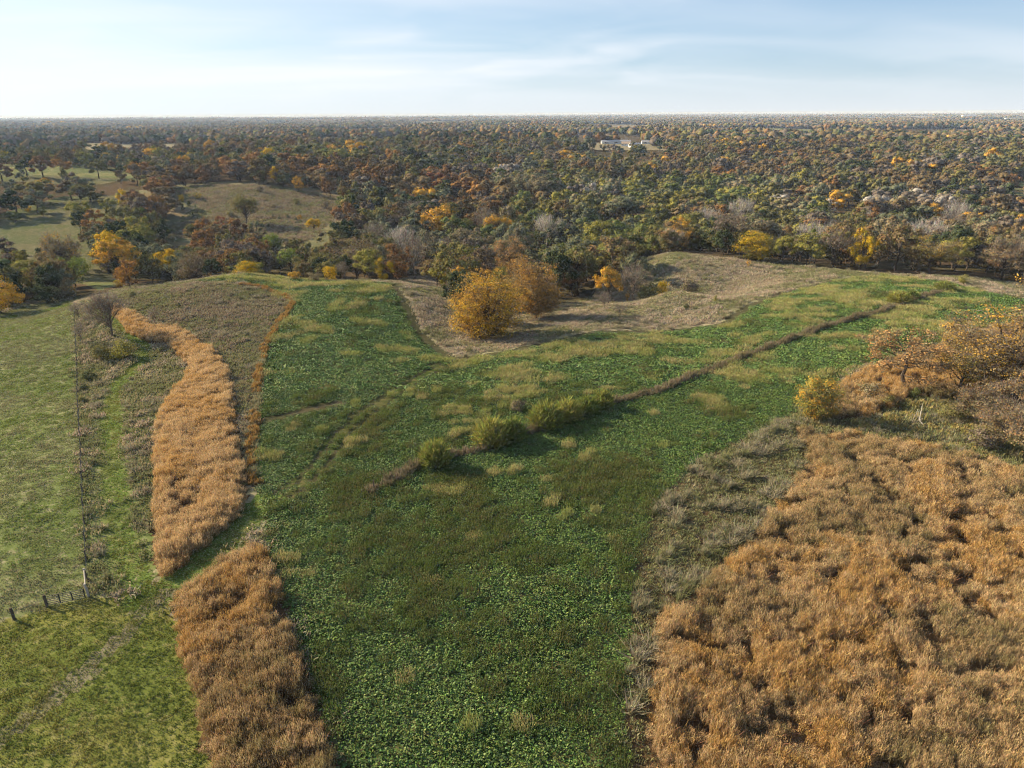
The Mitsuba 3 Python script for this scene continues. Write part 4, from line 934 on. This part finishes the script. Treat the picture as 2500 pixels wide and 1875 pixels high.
# right foreground
tree('tree', 'yellow_near', (52.1,111.7,8.6), .98, 'rounded yellow-green small tree at the corner of the tall grass field')
tree('tree', 'oak', (72.1,121.4,10.9), 1.5, 'brown-leaved oak with level limbs above the dip on the right', seed=2.0)
tree('tree', 'locust_near', (88.3,122.0,16.4), 1.3, 'tall thin-leaved golden tree by the right frame edge')
tree('tree', 'brown_near', (82.4,105.1,10.4), 1.0, 'reddish-brown bare tree low at the right frame edge')
tree('bush', 'brown_near', (76.7,99.7,7.6), 1.4, 'reddish-brown bare bush at the right end of the dip', 'bush')
tree('tree', 'locust_near', (100.5,124.6,16.9), 1.0, 'golden thin tree mostly cut off by the right frame edge')
tree('tree', 'locust_near', (87.2,114.2,14.7), 1.25, 'golden-tan tree between the tall thin-leaved tree and the right edge')
tree('tree', 'locust_row', (80.9,119.3,11.2), 1.2, 'olive-gold tree between the oak and the tall thin-leaved tree')
tree('tree', 'brown_near', (90.4,114.1,12.3), 1.2, 'thin brown tree behind the reddish-brown bare tree at the right edge')
tree('tree', 'locust_near', (89.1,131.9,9.0), 1.2, 'smaller golden-tan tree behind the tall thin-leaved tree, on its left')
tree('bush', 'brown_near', (77.4,108.1,7.2), 1.3, 'mauve-brown bare bush below the tall thin-leaved golden tree', 'bush')
tree('bush', 'brown_near', (77.5,94.1,8.2), 1.4, 'dark reddish bare bush, lowest at the right frame edge', 'bush')
tree('bush', 'shrub_tan_0', (65.0,119.3,4.2), 1.4, 'tan rounded bush in the tall grass left of the oak', 'bush')
tree('bush', 'shrub_olive_0', (74.1,110.3,3.6), 1.5, 'olive bush in the middle of the grassy dip', 'bush')
tree('bush', 'shrub_mauve_0', (72.8,99.2,4.2), 1.5, 'grey-brown bush low in the grassy dip near the right edge', 'bush')
tree('bush', 'shrub_gold_0', (85.6,132.1,3.9), 1.3, 'golden bush behind the oak in the tan grass bank', 'bush')
tree('bush', 'shrub_green_0', (72.7,118.7,2.4), 1.1, 'small green bush at the foot of the oak', 'bush')
tree('bush', 'shrub_gold_1', (83.2,118.2,5.5), 1.0, 'golden bush at the foot of the tall thin-leaved tree', 'bush')
tree('bush', 'shrub_olive_1', (65.7,115.5,2.8), 1.3, 'olive-yellow bush in the tall grass left of the oak', 'bush')

# ------------------------------------------------------------------ the woods
SHORT = ['bright yellow-green round tree', 'tall golden-yellow tree', 'large brown oak', 'wide olive-yellow flat-topped tree', 'bare brown tree in the row', 'white bare tree before the dark clearing', 'widest white bare tree', 'pale tan tree behind the bright', 'tall peach-orange tree', 'round brown oak',
         'dense olive tree behind the hollow', 'purple-brown tree', 'dark rust-brown tree', 'single grey-white bare tree', 'big bright yellow bush', 'red-orange tree', 'taller dark tree with bright green top', 'tall narrow dark olive tree', 'tall grey-green tree behind the left crest', 'brown-olive dome-shaped tree',
         'fine-twigged brown dome tree', 'bright yellow narrow tree', 'dark rust-topped tree', 'tall grey bare tree in the valley', 'large half-bare tree', 'lime-green lumpy tree', 'round orange-yellow tree', 'golden tree standing out', 'mauve-brown thicket', 'single olive tree with a clear trunk', 'tall dark olive tree', 'dark green tree rising',
         'mauve-brown nearly bare tree at the right end', 'big olive tree before the rust-topped tree', 'pale tan wide tree', 'orange tree with pale yellow top', 'yellow tree right of the far hill', 'small golden-orange tree', 'bare sapling-like tree on the crest', 'olive tree left of the bright yellow narrow tree', 'tan bush behind the crest', 'orange-green tree', 'dark evergreen-looking tree', 'low spreading green tree']
LANDMARKS = {q[0]: w for q in NAMED for w in SHORT if q[0].startswith(w)}
HX = np.array(HAND)
WEIGHTS = {'left': dict(olive=.28, rust=.09, brown=.16, darkgreen=.14, orange=.02, gold=.03, mauve=.09, greygreen=.11, yellowgreen=.05, yellow=.02, red=.004, tan=.02, bare=.02),
           'middle': dict(olive=.25, rust=.15, brown=.21, darkgreen=.11, orange=.025, gold=.025, mauve=.11, greygreen=.08, yellowgreen=.03, red=.008, tan=.03, barebrown=.02, bare=.02),
           'green': dict(olive=.28, green=.25, yellowgreen=.12, greygreen=.19, tan=.07, darkgreen=.02, brown=.03, white=.02, bare=.02, rust=.01),
           'right': dict(olive=.24, brown=.20, rust=.10, mauve=.10, darkgreen=.10, greygreen=.08, tan=.03, bare=.04, white=.01, gold=.03, barebrown=.03),
           'far': dict(olive=.30, brown=.24, rust=.09, mauve=.12, darkgreen=.12, greygreen=.05, gold=.02, tan=.03, bare=.03)}
WORD = {'olive': 'olive', 'rust': 'rust-brown', 'brown': 'brown', 'darkgreen': 'dark green', 'orange': 'orange', 'gold': 'golden', 'mauve': 'purple-brown', 'greygreen': 'grey-green', 'yellowgreen': 'yellow-green', 'yellow': 'yellow', 'red': 'red', 'tan': 'pale tan', 'bare': 'bare grey', 'barebrown': 'bare brown', 'green': 'green', 'white': 'whitish bare'}


def candidates(y0, y1, step, seed, slack=40):
    r = R(seed)
    X, Y = np.meshgrid(np.arange(-.78 * y1 - slack, .78 * y1 + slack, step), np.arange(y0, y1, step * .9))
    x, y = X.ravel(), Y.ravel()
    x, y = x + r.uniform(-.62, .62, len(x)) * step, y + r.uniform(-.62, .62, len(y)) * step
    ok = (np.abs(x) < .78 * y + slack)
    x, y = x[ok], y[ok]
    ok = ~inside(OPEN, x, y)
    return x[ok], y[ok], r


SEEN = unary_union([HILL_MEADOW, SLOPE_PASTURE, GLADE, LEFT_FIELD, STUBBLE_FIELD, RIGHT_FIELD, RIGHT_GLADE, FARM_YARD, FAR_GREEN, FAR_TAN])


def keeps_view(x, y, h, keep=.3):
    """Woods have been cleared on the downhill side of the open ground, so low trees stand there."""
    z = ground_z(x, y)
    block, seen = np.zeros(len(x), bool), SEEN
    for f in (.6, .85):
        zt = z + h * f
        k = (CAM_Z - z) / np.maximum(CAM_Z - zt, 2)
        for g in (.5, 1.0):
            kk = 1 + (k - 1) * g
            block |= inside(SEEN, x * kk, y * kk)
    return ~block | (R(int(len(x))).random(len(x)) < keep)


def region(x, y, r):
    a = x / np.maximum(y, 1) + .10 * (n2(x, y, 130, 71, 2) - .5) * 2
    g = n2(x, y, 90, 72, 3)
    reg = np.where(a < -.28, 'left', np.where(a < -.02, 'middle', np.where(a < .44, 'green', 'right'))).astype(object)
    reg[(reg == 'green') & ((y > 620) | (g < .3))] = 'right'
    reg[(reg == 'middle') & (g > .62)] = 'green'
    reg[y > 800] = 'far'
    return reg


DRIFT = ['red', 'orange', 'rust', 'brown', 'barebrown', 'mauve', 'olive', 'gold', 'yellow', 'yellowgreen', 'green', 'darkgreen', 'greygreen', 'tan', 'bare', 'white']


def pick_kinds(x, y, r):
    """Kinds stand in drifts: neighbours are mostly of like colour, with strays."""
    reg = region(x, y, r)
    f = n2(x, y, 62, 73, 3) + .16 * n2(x, y, 230, 74, 2) + .07 * r.standard_normal(len(x))
    out = np.empty(len(x), object)
    for name, w in WEIGHTS.items():
        at = np.nonzero(reg == name)[0]
        if len(at) == 0:
            continue
        ks = sorted(w, key=DRIFT.index)
        ps = np.cumsum([w[k] for k in ks])
        u = np.empty(len(at))
        u[np.argsort(f[at])] = (np.arange(len(at)) + .5) / len(at)
        u = np.where(r.random(len(at)) < .72, u, r.random(len(at)))
        out[at] = [ks[min(int(np.searchsorted(ps, v * ps[-1])), len(ks) - 1)] for v in u]
    return out


x, y, r = candidates(200, 420, 10.6, 61)
def crowded(a, b, depth):
    """Standing close before one of the trees set out above."""
    d = HX[:, 1] - b
    return bool(np.any((d > 0) & (d < depth) & (np.abs(a - HX[:, 0] * b / HX[:, 1]) < HX[:, 2] * .7)))


keep = np.array([np.min((HX[:, 0] - a) ** 2 + (HX[:, 1] - b) ** 2 - (HX[:, 2] * .7) ** 2) > 6 and not crowded(a, b, 24) for a, b in zip(x, y)]) & (y > 205)
x, y = x[keep], y[keep]
h = 8.5 + 9.5 * r.random(len(x)) ** 1.2 * np.where(inside(NEAR_OPEN.buffer(9), x, y), .62, 1)
ok = keeps_view(x, y, h)
small = ~ok & (r.random(len(x)) < .35)
h[small] *= .3
ok |= small & keeps_view(x, y, h)
x, y, h = x[ok], y[ok], h[ok]
kinds = pick_kinds(x, y, r)
variant = r.integers(0, 3, len(x))
w = h * r.uniform(.8, 1.2, len(x))
rot = r.uniform(0, 2 * np.pi, len(x))
M = matrices(x, y, w, h, rot, tilt=False, sink=.15)
M[:, 2, 0] = M[:, 2, 1] = 0
order = np.argsort(np.hypot(x, y))
own = set([i for i in order if abs(x[i] / y[i]) < .70][:max(0, 205)])
nfull, key_at = 0, []
for i in range(len(x)):
    kind = kinds[i]
    if i in own:
        bare = kind in ('bare', 'white', 'barebrown')
        key = numbered('bare_tree' if bare else 'tree')
        place(key, ARCH[f'{kind}_{variant[i]}'], M[i])
        key_at.append((key, kind, x[i], y[i]))
    else:
        nfull += 1
        place(f'woods__{nfull:05d}', ARCH[f'plain_{kind}_{variant[i]}' if f'plain_{kind}_0' in ARCH else f'{kind}_{variant[i]}'], M[i])

# each is told by the nearest tree or bush one can point to
taken = {}
for key, kind, a, b in key_at:
    d2 = [((a - q[1]) ** 2 + (b - q[2]) ** 2) * (1 if q[0] in LANDMARKS else 1e9) for q in NAMED]
    for j in np.argsort(d2)[:12]:
        name, qx, qy = NAMED[j]
        dx, dy = a - qx * b / qy, b - qy
        side = ('left of' if dx < 0 else 'right of') if abs(dx) > abs(dy) * .8 else ('behind' if dy > 0 else 'in front of')
        text = f'{WORD[kind]} tree just {side} the {LANDMARKS[name]}'
        if text not in taken:
            break
    else:
        text = f'{WORD[kind]} tree farther {side} the {LANDMARKS[NAMED[int(np.argsort(d2)[0])][0]]}'
    taken[text] = 1
    labels[key] = {'label': text, 'category': 'tree', 'group': 'trees of the valley woods'}

# lighter trees farther off
LIGHT = {}
for n, (pal, mx) in {**FILL, 'bare': ('bare', None), 'white': ('white', None), 'barebrown': ('mauve', [('bare', .4)])}.items():
    for k in range(3):
        crown, trunk = make_tree(900 + 3 * len(LIGHT), ('round', 'dome', 'column')[k], pal, nc=16, nl=30, leaf=.046, cr=.165, z0=.08, mix=[(q, w * .25) for q, w in mx or ()], limbs=False, vary=.1, fleck=.13, core=1.0, trunk_r=.022)
        LIGHT[f'{n}_{k}'] = group(f'light_tree_{n}_{k}', crown=(crown, 'leaf'), trunk=(trunk, 'bark'))
x, y, r = candidates(420, 1000, 12.6, 62)
h = 9 + 10.5 * r.random(len(x)) ** 1.1
ok = keeps_view(x, y, h, .12) & np.array([not crowded(a, b, 45) for a, b in zip(x, y)])
x, y, h = x[ok], y[ok], h[ok]
kinds = pick_kinds(x, y, r)
M = matrices(x, y, h * r.uniform(.75, 1.45, len(x)), h, rng=r, tilt=False, sink=.2)
M[:, 2, 0] = M[:, 2, 1] = 0
for i in range(len(x)):
    nfull += 1
    place(f'woods__{nfull:05d}', LIGHT[f'{kinds[i]}_{i % 3}'], M[i])
labels['woods'] = {'kind': 'stuff', 'label': 'dense autumn woods of brown, olive and rust trees filling the valley', 'category': 'woods'}

# groves as tiles beyond that
def grove(seed, half, n, ball, size, hgt, kinds):
    r = R(seed)
    bv, bf = ball
    p = r.uniform(-half, half, (n, 2))
    hh = r.uniform(.7, 1.2, n) * hgt
    wd = size * r.uniform(.7, 1.3, n) * .5
    k = np.repeat(np.arange(n), len(bv))
    v = np.tile(bv, (n, 1)) * r.uniform(.72, 1.2, (len(k), 1)) * np.stack([wd[k], wd[k], hh[k] * .42], 1)
    v += np.concatenate([p, (hh * .6)[:, None]], 1)[k]
    f = (np.arange(n)[:, None, None] * len(bv) + bf).reshape(-1, 3)
    pal = np.array([PAL[q] for q in kinds])[r.integers(0, len(kinds), n)] * r.uniform(.8, 1.2, (n, 1))
    c = np.clip(pal[k] * (1 + .14 * r.standard_normal((len(k), 1))), .01, .8)
    return v, f, c


MIXES = [['olive', 'brown', 'rust', 'darkgreen'], ['brown', 'rust', 'mauve', 'olive'], ['olive', 'olive', 'greygreen', 'brown', 'darkgreen'], ['mauve', 'brown', 'tan', 'olive', 'rust'], ['rust', 'brown', 'brown', 'olive', 'gold', 'olive', 'mauve'], ['brown', 'mauve', 'darkgreen', 'bare', 'olive']]
GROVE = [group(f'grove_{k}', trees=(grove(950 + k, 26, 25, (ICO1_V, ICO1_F), 13, 14, MIXES[k]), 'leaf')) for k in range(6)]
GROVE_LAST = [group(f'last_grove_{k}', trees=(grove(990 + k, 160, 130, (ICO_V, ICO_F), 34, 13, MIXES[k]), 'leaf')) for k in range(6)]
GROVE_FAR = [group(f'far_grove_{k}', trees=(grove(970 + k, 75, 110, (ICO_V, ICO_F), 17, 13, MIXES[k]), 'leaf')) for k in range(6)]
nt = 0
for y0, y1, step, seed, groups in ((1000, 2200, 46, 63, GROVE), (2200, 5000, 135, 64, GROVE_FAR), (5000, 12800, 280, 65, GROVE_LAST)):
    x, y, r = candidates(y0, y1, step, seed, 150)
    cover = n2(x, y, 420, 81, 3) + .10 * np.clip((2600 - y) / 1500, 0, 1) - .05 * np.clip((x / y), -1, 1)
    ok = (cover > .43) & keeps_view(x, y, np.full(len(x), 12.0), .05)
    x, y = x[ok], y[ok]
    tone = np.clip(((n2(x, y, 260, 82, 2) - .25) / .5 * 6 + r.normal(0, 1.2, len(x))).astype(int), 0, 5)
    M = matrices(x, y, r.uniform(.9, 1.15, len(x)), r.uniform(.85, 1.2, len(x)), rng=r, sink=.3)
    for i in range(len(x)):
        nt += 1
        place(f'distant_woods__{nt:05d}', groups[tone[i]], M[i])
labels['distant_woods'] = {'kind': 'stuff', 'label': 'far woods fading blue towards the horizon', 'category': 'woods'}


# ------------------------------------------------------------------ fence, gate and posts
def mesh_of(parts):
    v, f, at = [], [], 0
    for m in parts:
        a, b = (m.vertices, m.faces) if hasattr(m, 'vertices') else m
        v.append(np.asarray(a)), f.append(np.asarray(b) + at)
        at += len(a)
    return trimesh.Trimesh(np.vstack(v), np.vstack(f), process=False)


def gz1(x, y):
    return float(ground_z(np.array([x]), np.array([y]))[0])


def post_mesh(x, y, h, rad, sides=8, tilt=(0, 0)):
    z = gz1(x, y)
    v, f = tube([[x, y, z - .25], [x + tilt[0] * .5, y + tilt[1] * .5, z + h * .5], [x + tilt[0], y + tilt[1], z + h - .02], [x + tilt[0], y + tilt[1], z + h]], [rad * 1.05, rad, rad * .95, rad * .8], sides)
    m = len(v)
    v = np.vstack([v, [[x + tilt[0], y + tilt[1], z + h + .004]]])
    f = np.vstack([f, [[m - sides + i, m - sides + (i + 1) % sides, m] for i in range(sides)]])
    return trimesh.Trimesh(v, f, process=False)


def part(key, mesh, bsdf, smooth=30):
    k, n = key, 0
    while k in scene:
        n += 1
        k = f'{key}_{n:03d}'
    scene[k] = mikit.ply(mesh, bsdf, smooth=smooth)
    return k


line = LineString([(-47.9,66.7), (-51.6,73.0), (-57.8,83.5), (-65.8,97.2), (-73.4,110.0), (-86.2,131.2), (-101.2,157.1), (-112.1,176.3), (-123.5,196.1)])
labels['fence'] = {'label': 'thin wire fence on steel posts running up the right side of the pasture', 'category': 'fence'}
L = line.length
pts = [line.interpolate(s) for s in np.arange(1.5, L, 4.6)]
for k, p in enumerate(pts):
    part('fence__post', post_mesh(p.x, p.y, 1.5, .08, 5, tuple(R(60 + k).normal(0, .03, 2))), 'weathered_wood')
for zz in (.35, .7, 1.05, 1.28):
    part('fence__wire', tube([[p.x, p.y, gz1(p.x, p.y) + zz] for p in pts], np.full(len(pts), .014), 3), 'galvanised', False)
# corner brace of pale posts at the gate
(ax, ay), (bx, by) = (-47.0,65.2), (-49.0,68.3)
labels['corner_brace'] = {'label': 'pale wooden corner posts joined by a rail at the gate', 'category': 'fence brace'}
part('corner_brace__post', post_mesh(ax, ay, 1.75, .13, 9, (-.12, .0)), 'pale_wood')
part('corner_brace__post', post_mesh(bx, by, 1.6, .12, 9), 'pale_wood')
part('corner_brace__rail', tube([[ax - .1, ay, gz1(ax, ay) + 1.5], [bx, by, gz1(bx, by) + 1.45]], [.07, .06], 7), 'pale_wood')
# the gate: five bars between two uprights and two stays
(g0x, g0y), (g1x, g1y) = (-50.8,63.9), (-47.2,64.9)
labels['gate'] = {'label': 'dark metal field gate of level bars beside the pale corner posts', 'category': 'gate'}
ga, gb = np.array([g0x, g0y, gz1(g0x, g0y)]), np.array([g1x, g1y, gz1(g1x, g1y)])
for zz in (.18, .40, .62, .84, 1.06, 1.28):
    part('gate__bar', tube([ga + [0, 0, zz], gb + [0, 0, zz]], [.04, .04], 7), 'galvanised')
for t in (0.0, .34, .67, 1.0):
    p = ga * (1 - t) + gb * t + [0, -.03, 0]
    part('gate__upright', tube([p + [0, 0, .15], p + [0, 0, 1.31]], [.07, .07], 7), 'galvanised')
labels['post_and_cable'] = {'label': 'single cable strung between two dark posts left of the gate', 'category': 'fence'}
(p0x, p0y), (p1x, p1y) = (-53.1,61.8), (-50.8,63.8)
part('post_and_cable__post', post_mesh(p0x, p0y, 1.45, .15, 10, (-.1, .05)), 'weathered_wood')
part('post_and_cable__post', post_mesh(p1x, p1y, 1.5, .14, 10, (-.1, .05)), 'weathered_wood')
pm = np.linspace(0, 1, 7)[:, None]
ca, cb_ = np.array([p0x, p0y, gz1(p0x, p0y) + 1.0]), np.array([p1x, p1y, gz1(p1x, p1y) + 1.05])
part('post_and_cable__cable', tube(ca * (1 - pm) + cb_ * pm - [0, 0, .12] * np.sin(np.pi * pm), np.full(7, .02), 5), 'galvanised')
for k, ((x_, y_), lab) in enumerate([((-19.7,88.8), 'leaning grey post at the near end of the old fence row'), ((-7.6,99.1), 'grey post standing in the dead weeds beside the single willowy shrub')]):
    key = numbered('fence_post')
    scene[key] = mikit.ply(post_mesh(x_, y_, 1.6, .09, 8, (.1, 0)), 'weathered_wood', smooth=30)
    labels[key] = {'label': lab, 'category': 'post'}
# dead branch in the dip
(dx, dy), (ex, ey) = (68.3,106.8), (70.9,113.2)
bz = gz1(dx, dy)
dead = [tube([[dx, dy, bz], [dx - .6, dy + 1.2, bz + .9], [ex, ey, bz + 1.7]], [.14, .1, .04], 6)]
for k in range(5):
    r = R(70 + k)
    p = np.array([dx - .5, dy + 1.0 + .4 * k, bz + .6 + .2 * k])
    dead.append(tube([p, p + r.normal(0, .6, 3) + [0, 0, .4], p + r.normal(0, 1.1, 3) + [0, 0, .9]], [.05, .035, .012], 4))
scene['dead_branch'] = mikit.ply(mesh_of(dead), 'pale_wood', smooth=30)
labels['dead_branch'] = {'label': 'bleached dead branch lying in the grassy dip below the oak', 'category': 'branch'}


# ------------------------------------------------------------------ far farms
def building(name, x, y, w, d, h, rot, roof, label, cat='building', windows=3):
    key = numbered(name)
    z = gz1(x, y) - .3
    m = np.eye(4)
    c, s = math.cos(rot), math.sin(rot)
    m[:2, :2] = [[c, -s], [s, c]]
    m[:3, 3] = (x, y, z)
    rise = d * .28
    wall = trimesh.Trimesh([[-w / 2, -d / 2, 0], [w / 2, -d / 2, 0], [w / 2, d / 2, 0], [-w / 2, d / 2, 0], [-w / 2, -d / 2, h], [w / 2, -d / 2, h], [w / 2, d / 2, h], [-w / 2, d / 2, h], [-w / 2, 0, h + rise], [w / 2, 0, h + rise]],
                           [[0, 1, 5], [0, 5, 4], [2, 3, 7], [2, 7, 6], [1, 2, 6], [1, 6, 5], [3, 0, 4], [3, 4, 7], [5, 6, 9], [7, 4, 8]], process=False).apply_transform(m)
    o, t = .5, .18
    slope = rise / (d / 2)
    rv, rf = [], []
    for sgn in (-1, 1):
        y1, z1 = sgn * (d / 2 + o), h - o * slope + .05
        b = len(rv)
        rv += [[-w / 2 - o, 0, h + rise + .05], [w / 2 + o, 0, h + rise + .05], [w / 2 + o, y1, z1], [-w / 2 - o, y1, z1], [-w / 2 - o, 0, h + rise + t], [w / 2 + o, 0, h + rise + t], [w / 2 + o, y1, z1 + t], [-w / 2 - o, y1, z1 + t]]
        rf += [[b + 4, b + 5, b + 6], [b + 4, b + 6, b + 7], [b, b + 2, b + 1], [b, b + 3, b + 2], [b + 3, b + 7, b + 6], [b + 3, b + 6, b + 2], [b, b + 4, b + 7], [b, b + 7, b + 3], [b + 1, b + 2, b + 6], [b + 1, b + 6, b + 5]]
    scene[f'{key}__wall'] = mikit.ply(wall, 'white_siding')
    scene[f'{key}__roof'] = mikit.ply(trimesh.Trimesh(rv, rf, process=False).apply_transform(m), roof)
    for k in range(windows):
        b = trimesh.creation.box((w * .12, .1, h * .35))
        b.apply_translation((-w / 2 + w * (k + .5) / windows, -d / 2 - .06, h * .55))
        scene[f'{key}__window' + (f'_{k:03d}' if k else '')] = mikit.ply(b.apply_transform(m), 'dark_pane')
    labels[key] = {'label': label, 'category': cat}


for nm, (x_, y_, h_), w_, d_, hh, rot, roof, lab in [
        ('barn', (167.7,1010.0,-0.4), 15, 9, 3.6, .3, 'grey_roof', 'grey-roofed shed in the yard among the middle woods'),
        ('house', (158.8,1030.0,-1.8), 12, 8, 3.4, -.2, 'tan_roof', 'tan-roofed house left of the grey-roofed shed'),
        ('barn', (151.0,1075.0,-3.0), 42, 7, 3.2, .05, 'grey_roof', 'long low pale shed at the back of the wooded yard'),
        ('barn', (203.9,1080.0,-2.7), 30, 7, 3.2, .0, 'grey_roof', 'shorter low pale shed at the right of the wooded yard'),
        ('house', (439.7,1960.0,3.1), 22, 11, 6, .1, 'grey_roof', 'white farmhouse beside the long green field'),
        ('barn', (461.0,1990.0,3.3), 18, 10, 6, -.3, 'grey_roof', 'white shed just right of the farmhouse by the green field'),
        ('barn', (794.8,2900.0,5.5), 42, 16, 10, .2, 'grey_roof', 'lone white barn among the far woods'),
        ('barn', (474.0,1750.0,1.2), 24, 12, 4, .1, 'grey_roof', 'low grey-roofed shed in front of the lone white barn'),
        ('barn', (2211.9,5000.0,22.7), 40, 24, 12, .1, 'grey_roof', 'white barn, left one at the tan field near the horizon'),
        ('barn', (2289.6,5050.0,22.9), 60, 24, 11, -.1, 'grey_roof', 'white barn, middle one at the tan field near the horizon'),
        ('barn', (2337.2,5000.0,23.3), 110, 24, 11, .0, 'grey_roof', 'long white barn, right one at the tan field near the horizon'),
        ('barn', (3631.6,6000.0,17.0), 110, 26, 12, .0, 'grey_roof', 'white barn near the horizon towards the right'),
        ('barn', (2397.0,3600.0,6.2), 90, 18, 7, .0, 'grey_roof', 'long low white barn by the right frame edge'),
        ('barn', (-449.6,3000.0,5.9), 34, 14, 8, .1, 'grey_roof', 'white barn near the horizon left of the middle'),
        ('house', (-697.0,3200.0,4.8), 20, 12, 7, .2, 'grey_roof', 'small white house left of the horizon barn'),
        ('house', (1891.3,6000.0,21.8), 60, 20, 10, .0, 'grey_roof', 'tiny white house on the horizon right of the middle')]:
    building(nm, x_, y_, w_, d_, hh, rot, roof, lab)

# ------------------------------------------------------------------ the air between here and the horizon
scene['air'] = {'type': 'homogeneous', 'albedo': {'type': 'rgb', 'value': [.90, .94, .98]}, 'sigma_t': {'type': 'rgb', 'value': [3.8e-5, 5.0e-5, 7.2e-5]}}
zmin, zmax = float(V[:, 2].min()), max(CAM_Z, float(V[:, 2].max()) + 22)
scene['haze'] = {'type': 'cube', 'to_world': T().translate([0, 6900, (zmin - 1 + zmax + 3) / 2]).scale([14600, 14600 / 2 + 200, (zmax + 3 - zmin + 1) / 2]), 'bsdf': {'type': 'null'}, 'interior': {'type': 'ref', 'id': 'air'}}
labels['haze'] = {'kind': 'stuff', 'label': 'thin blue haze over the far woods', 'category': 'haze'}
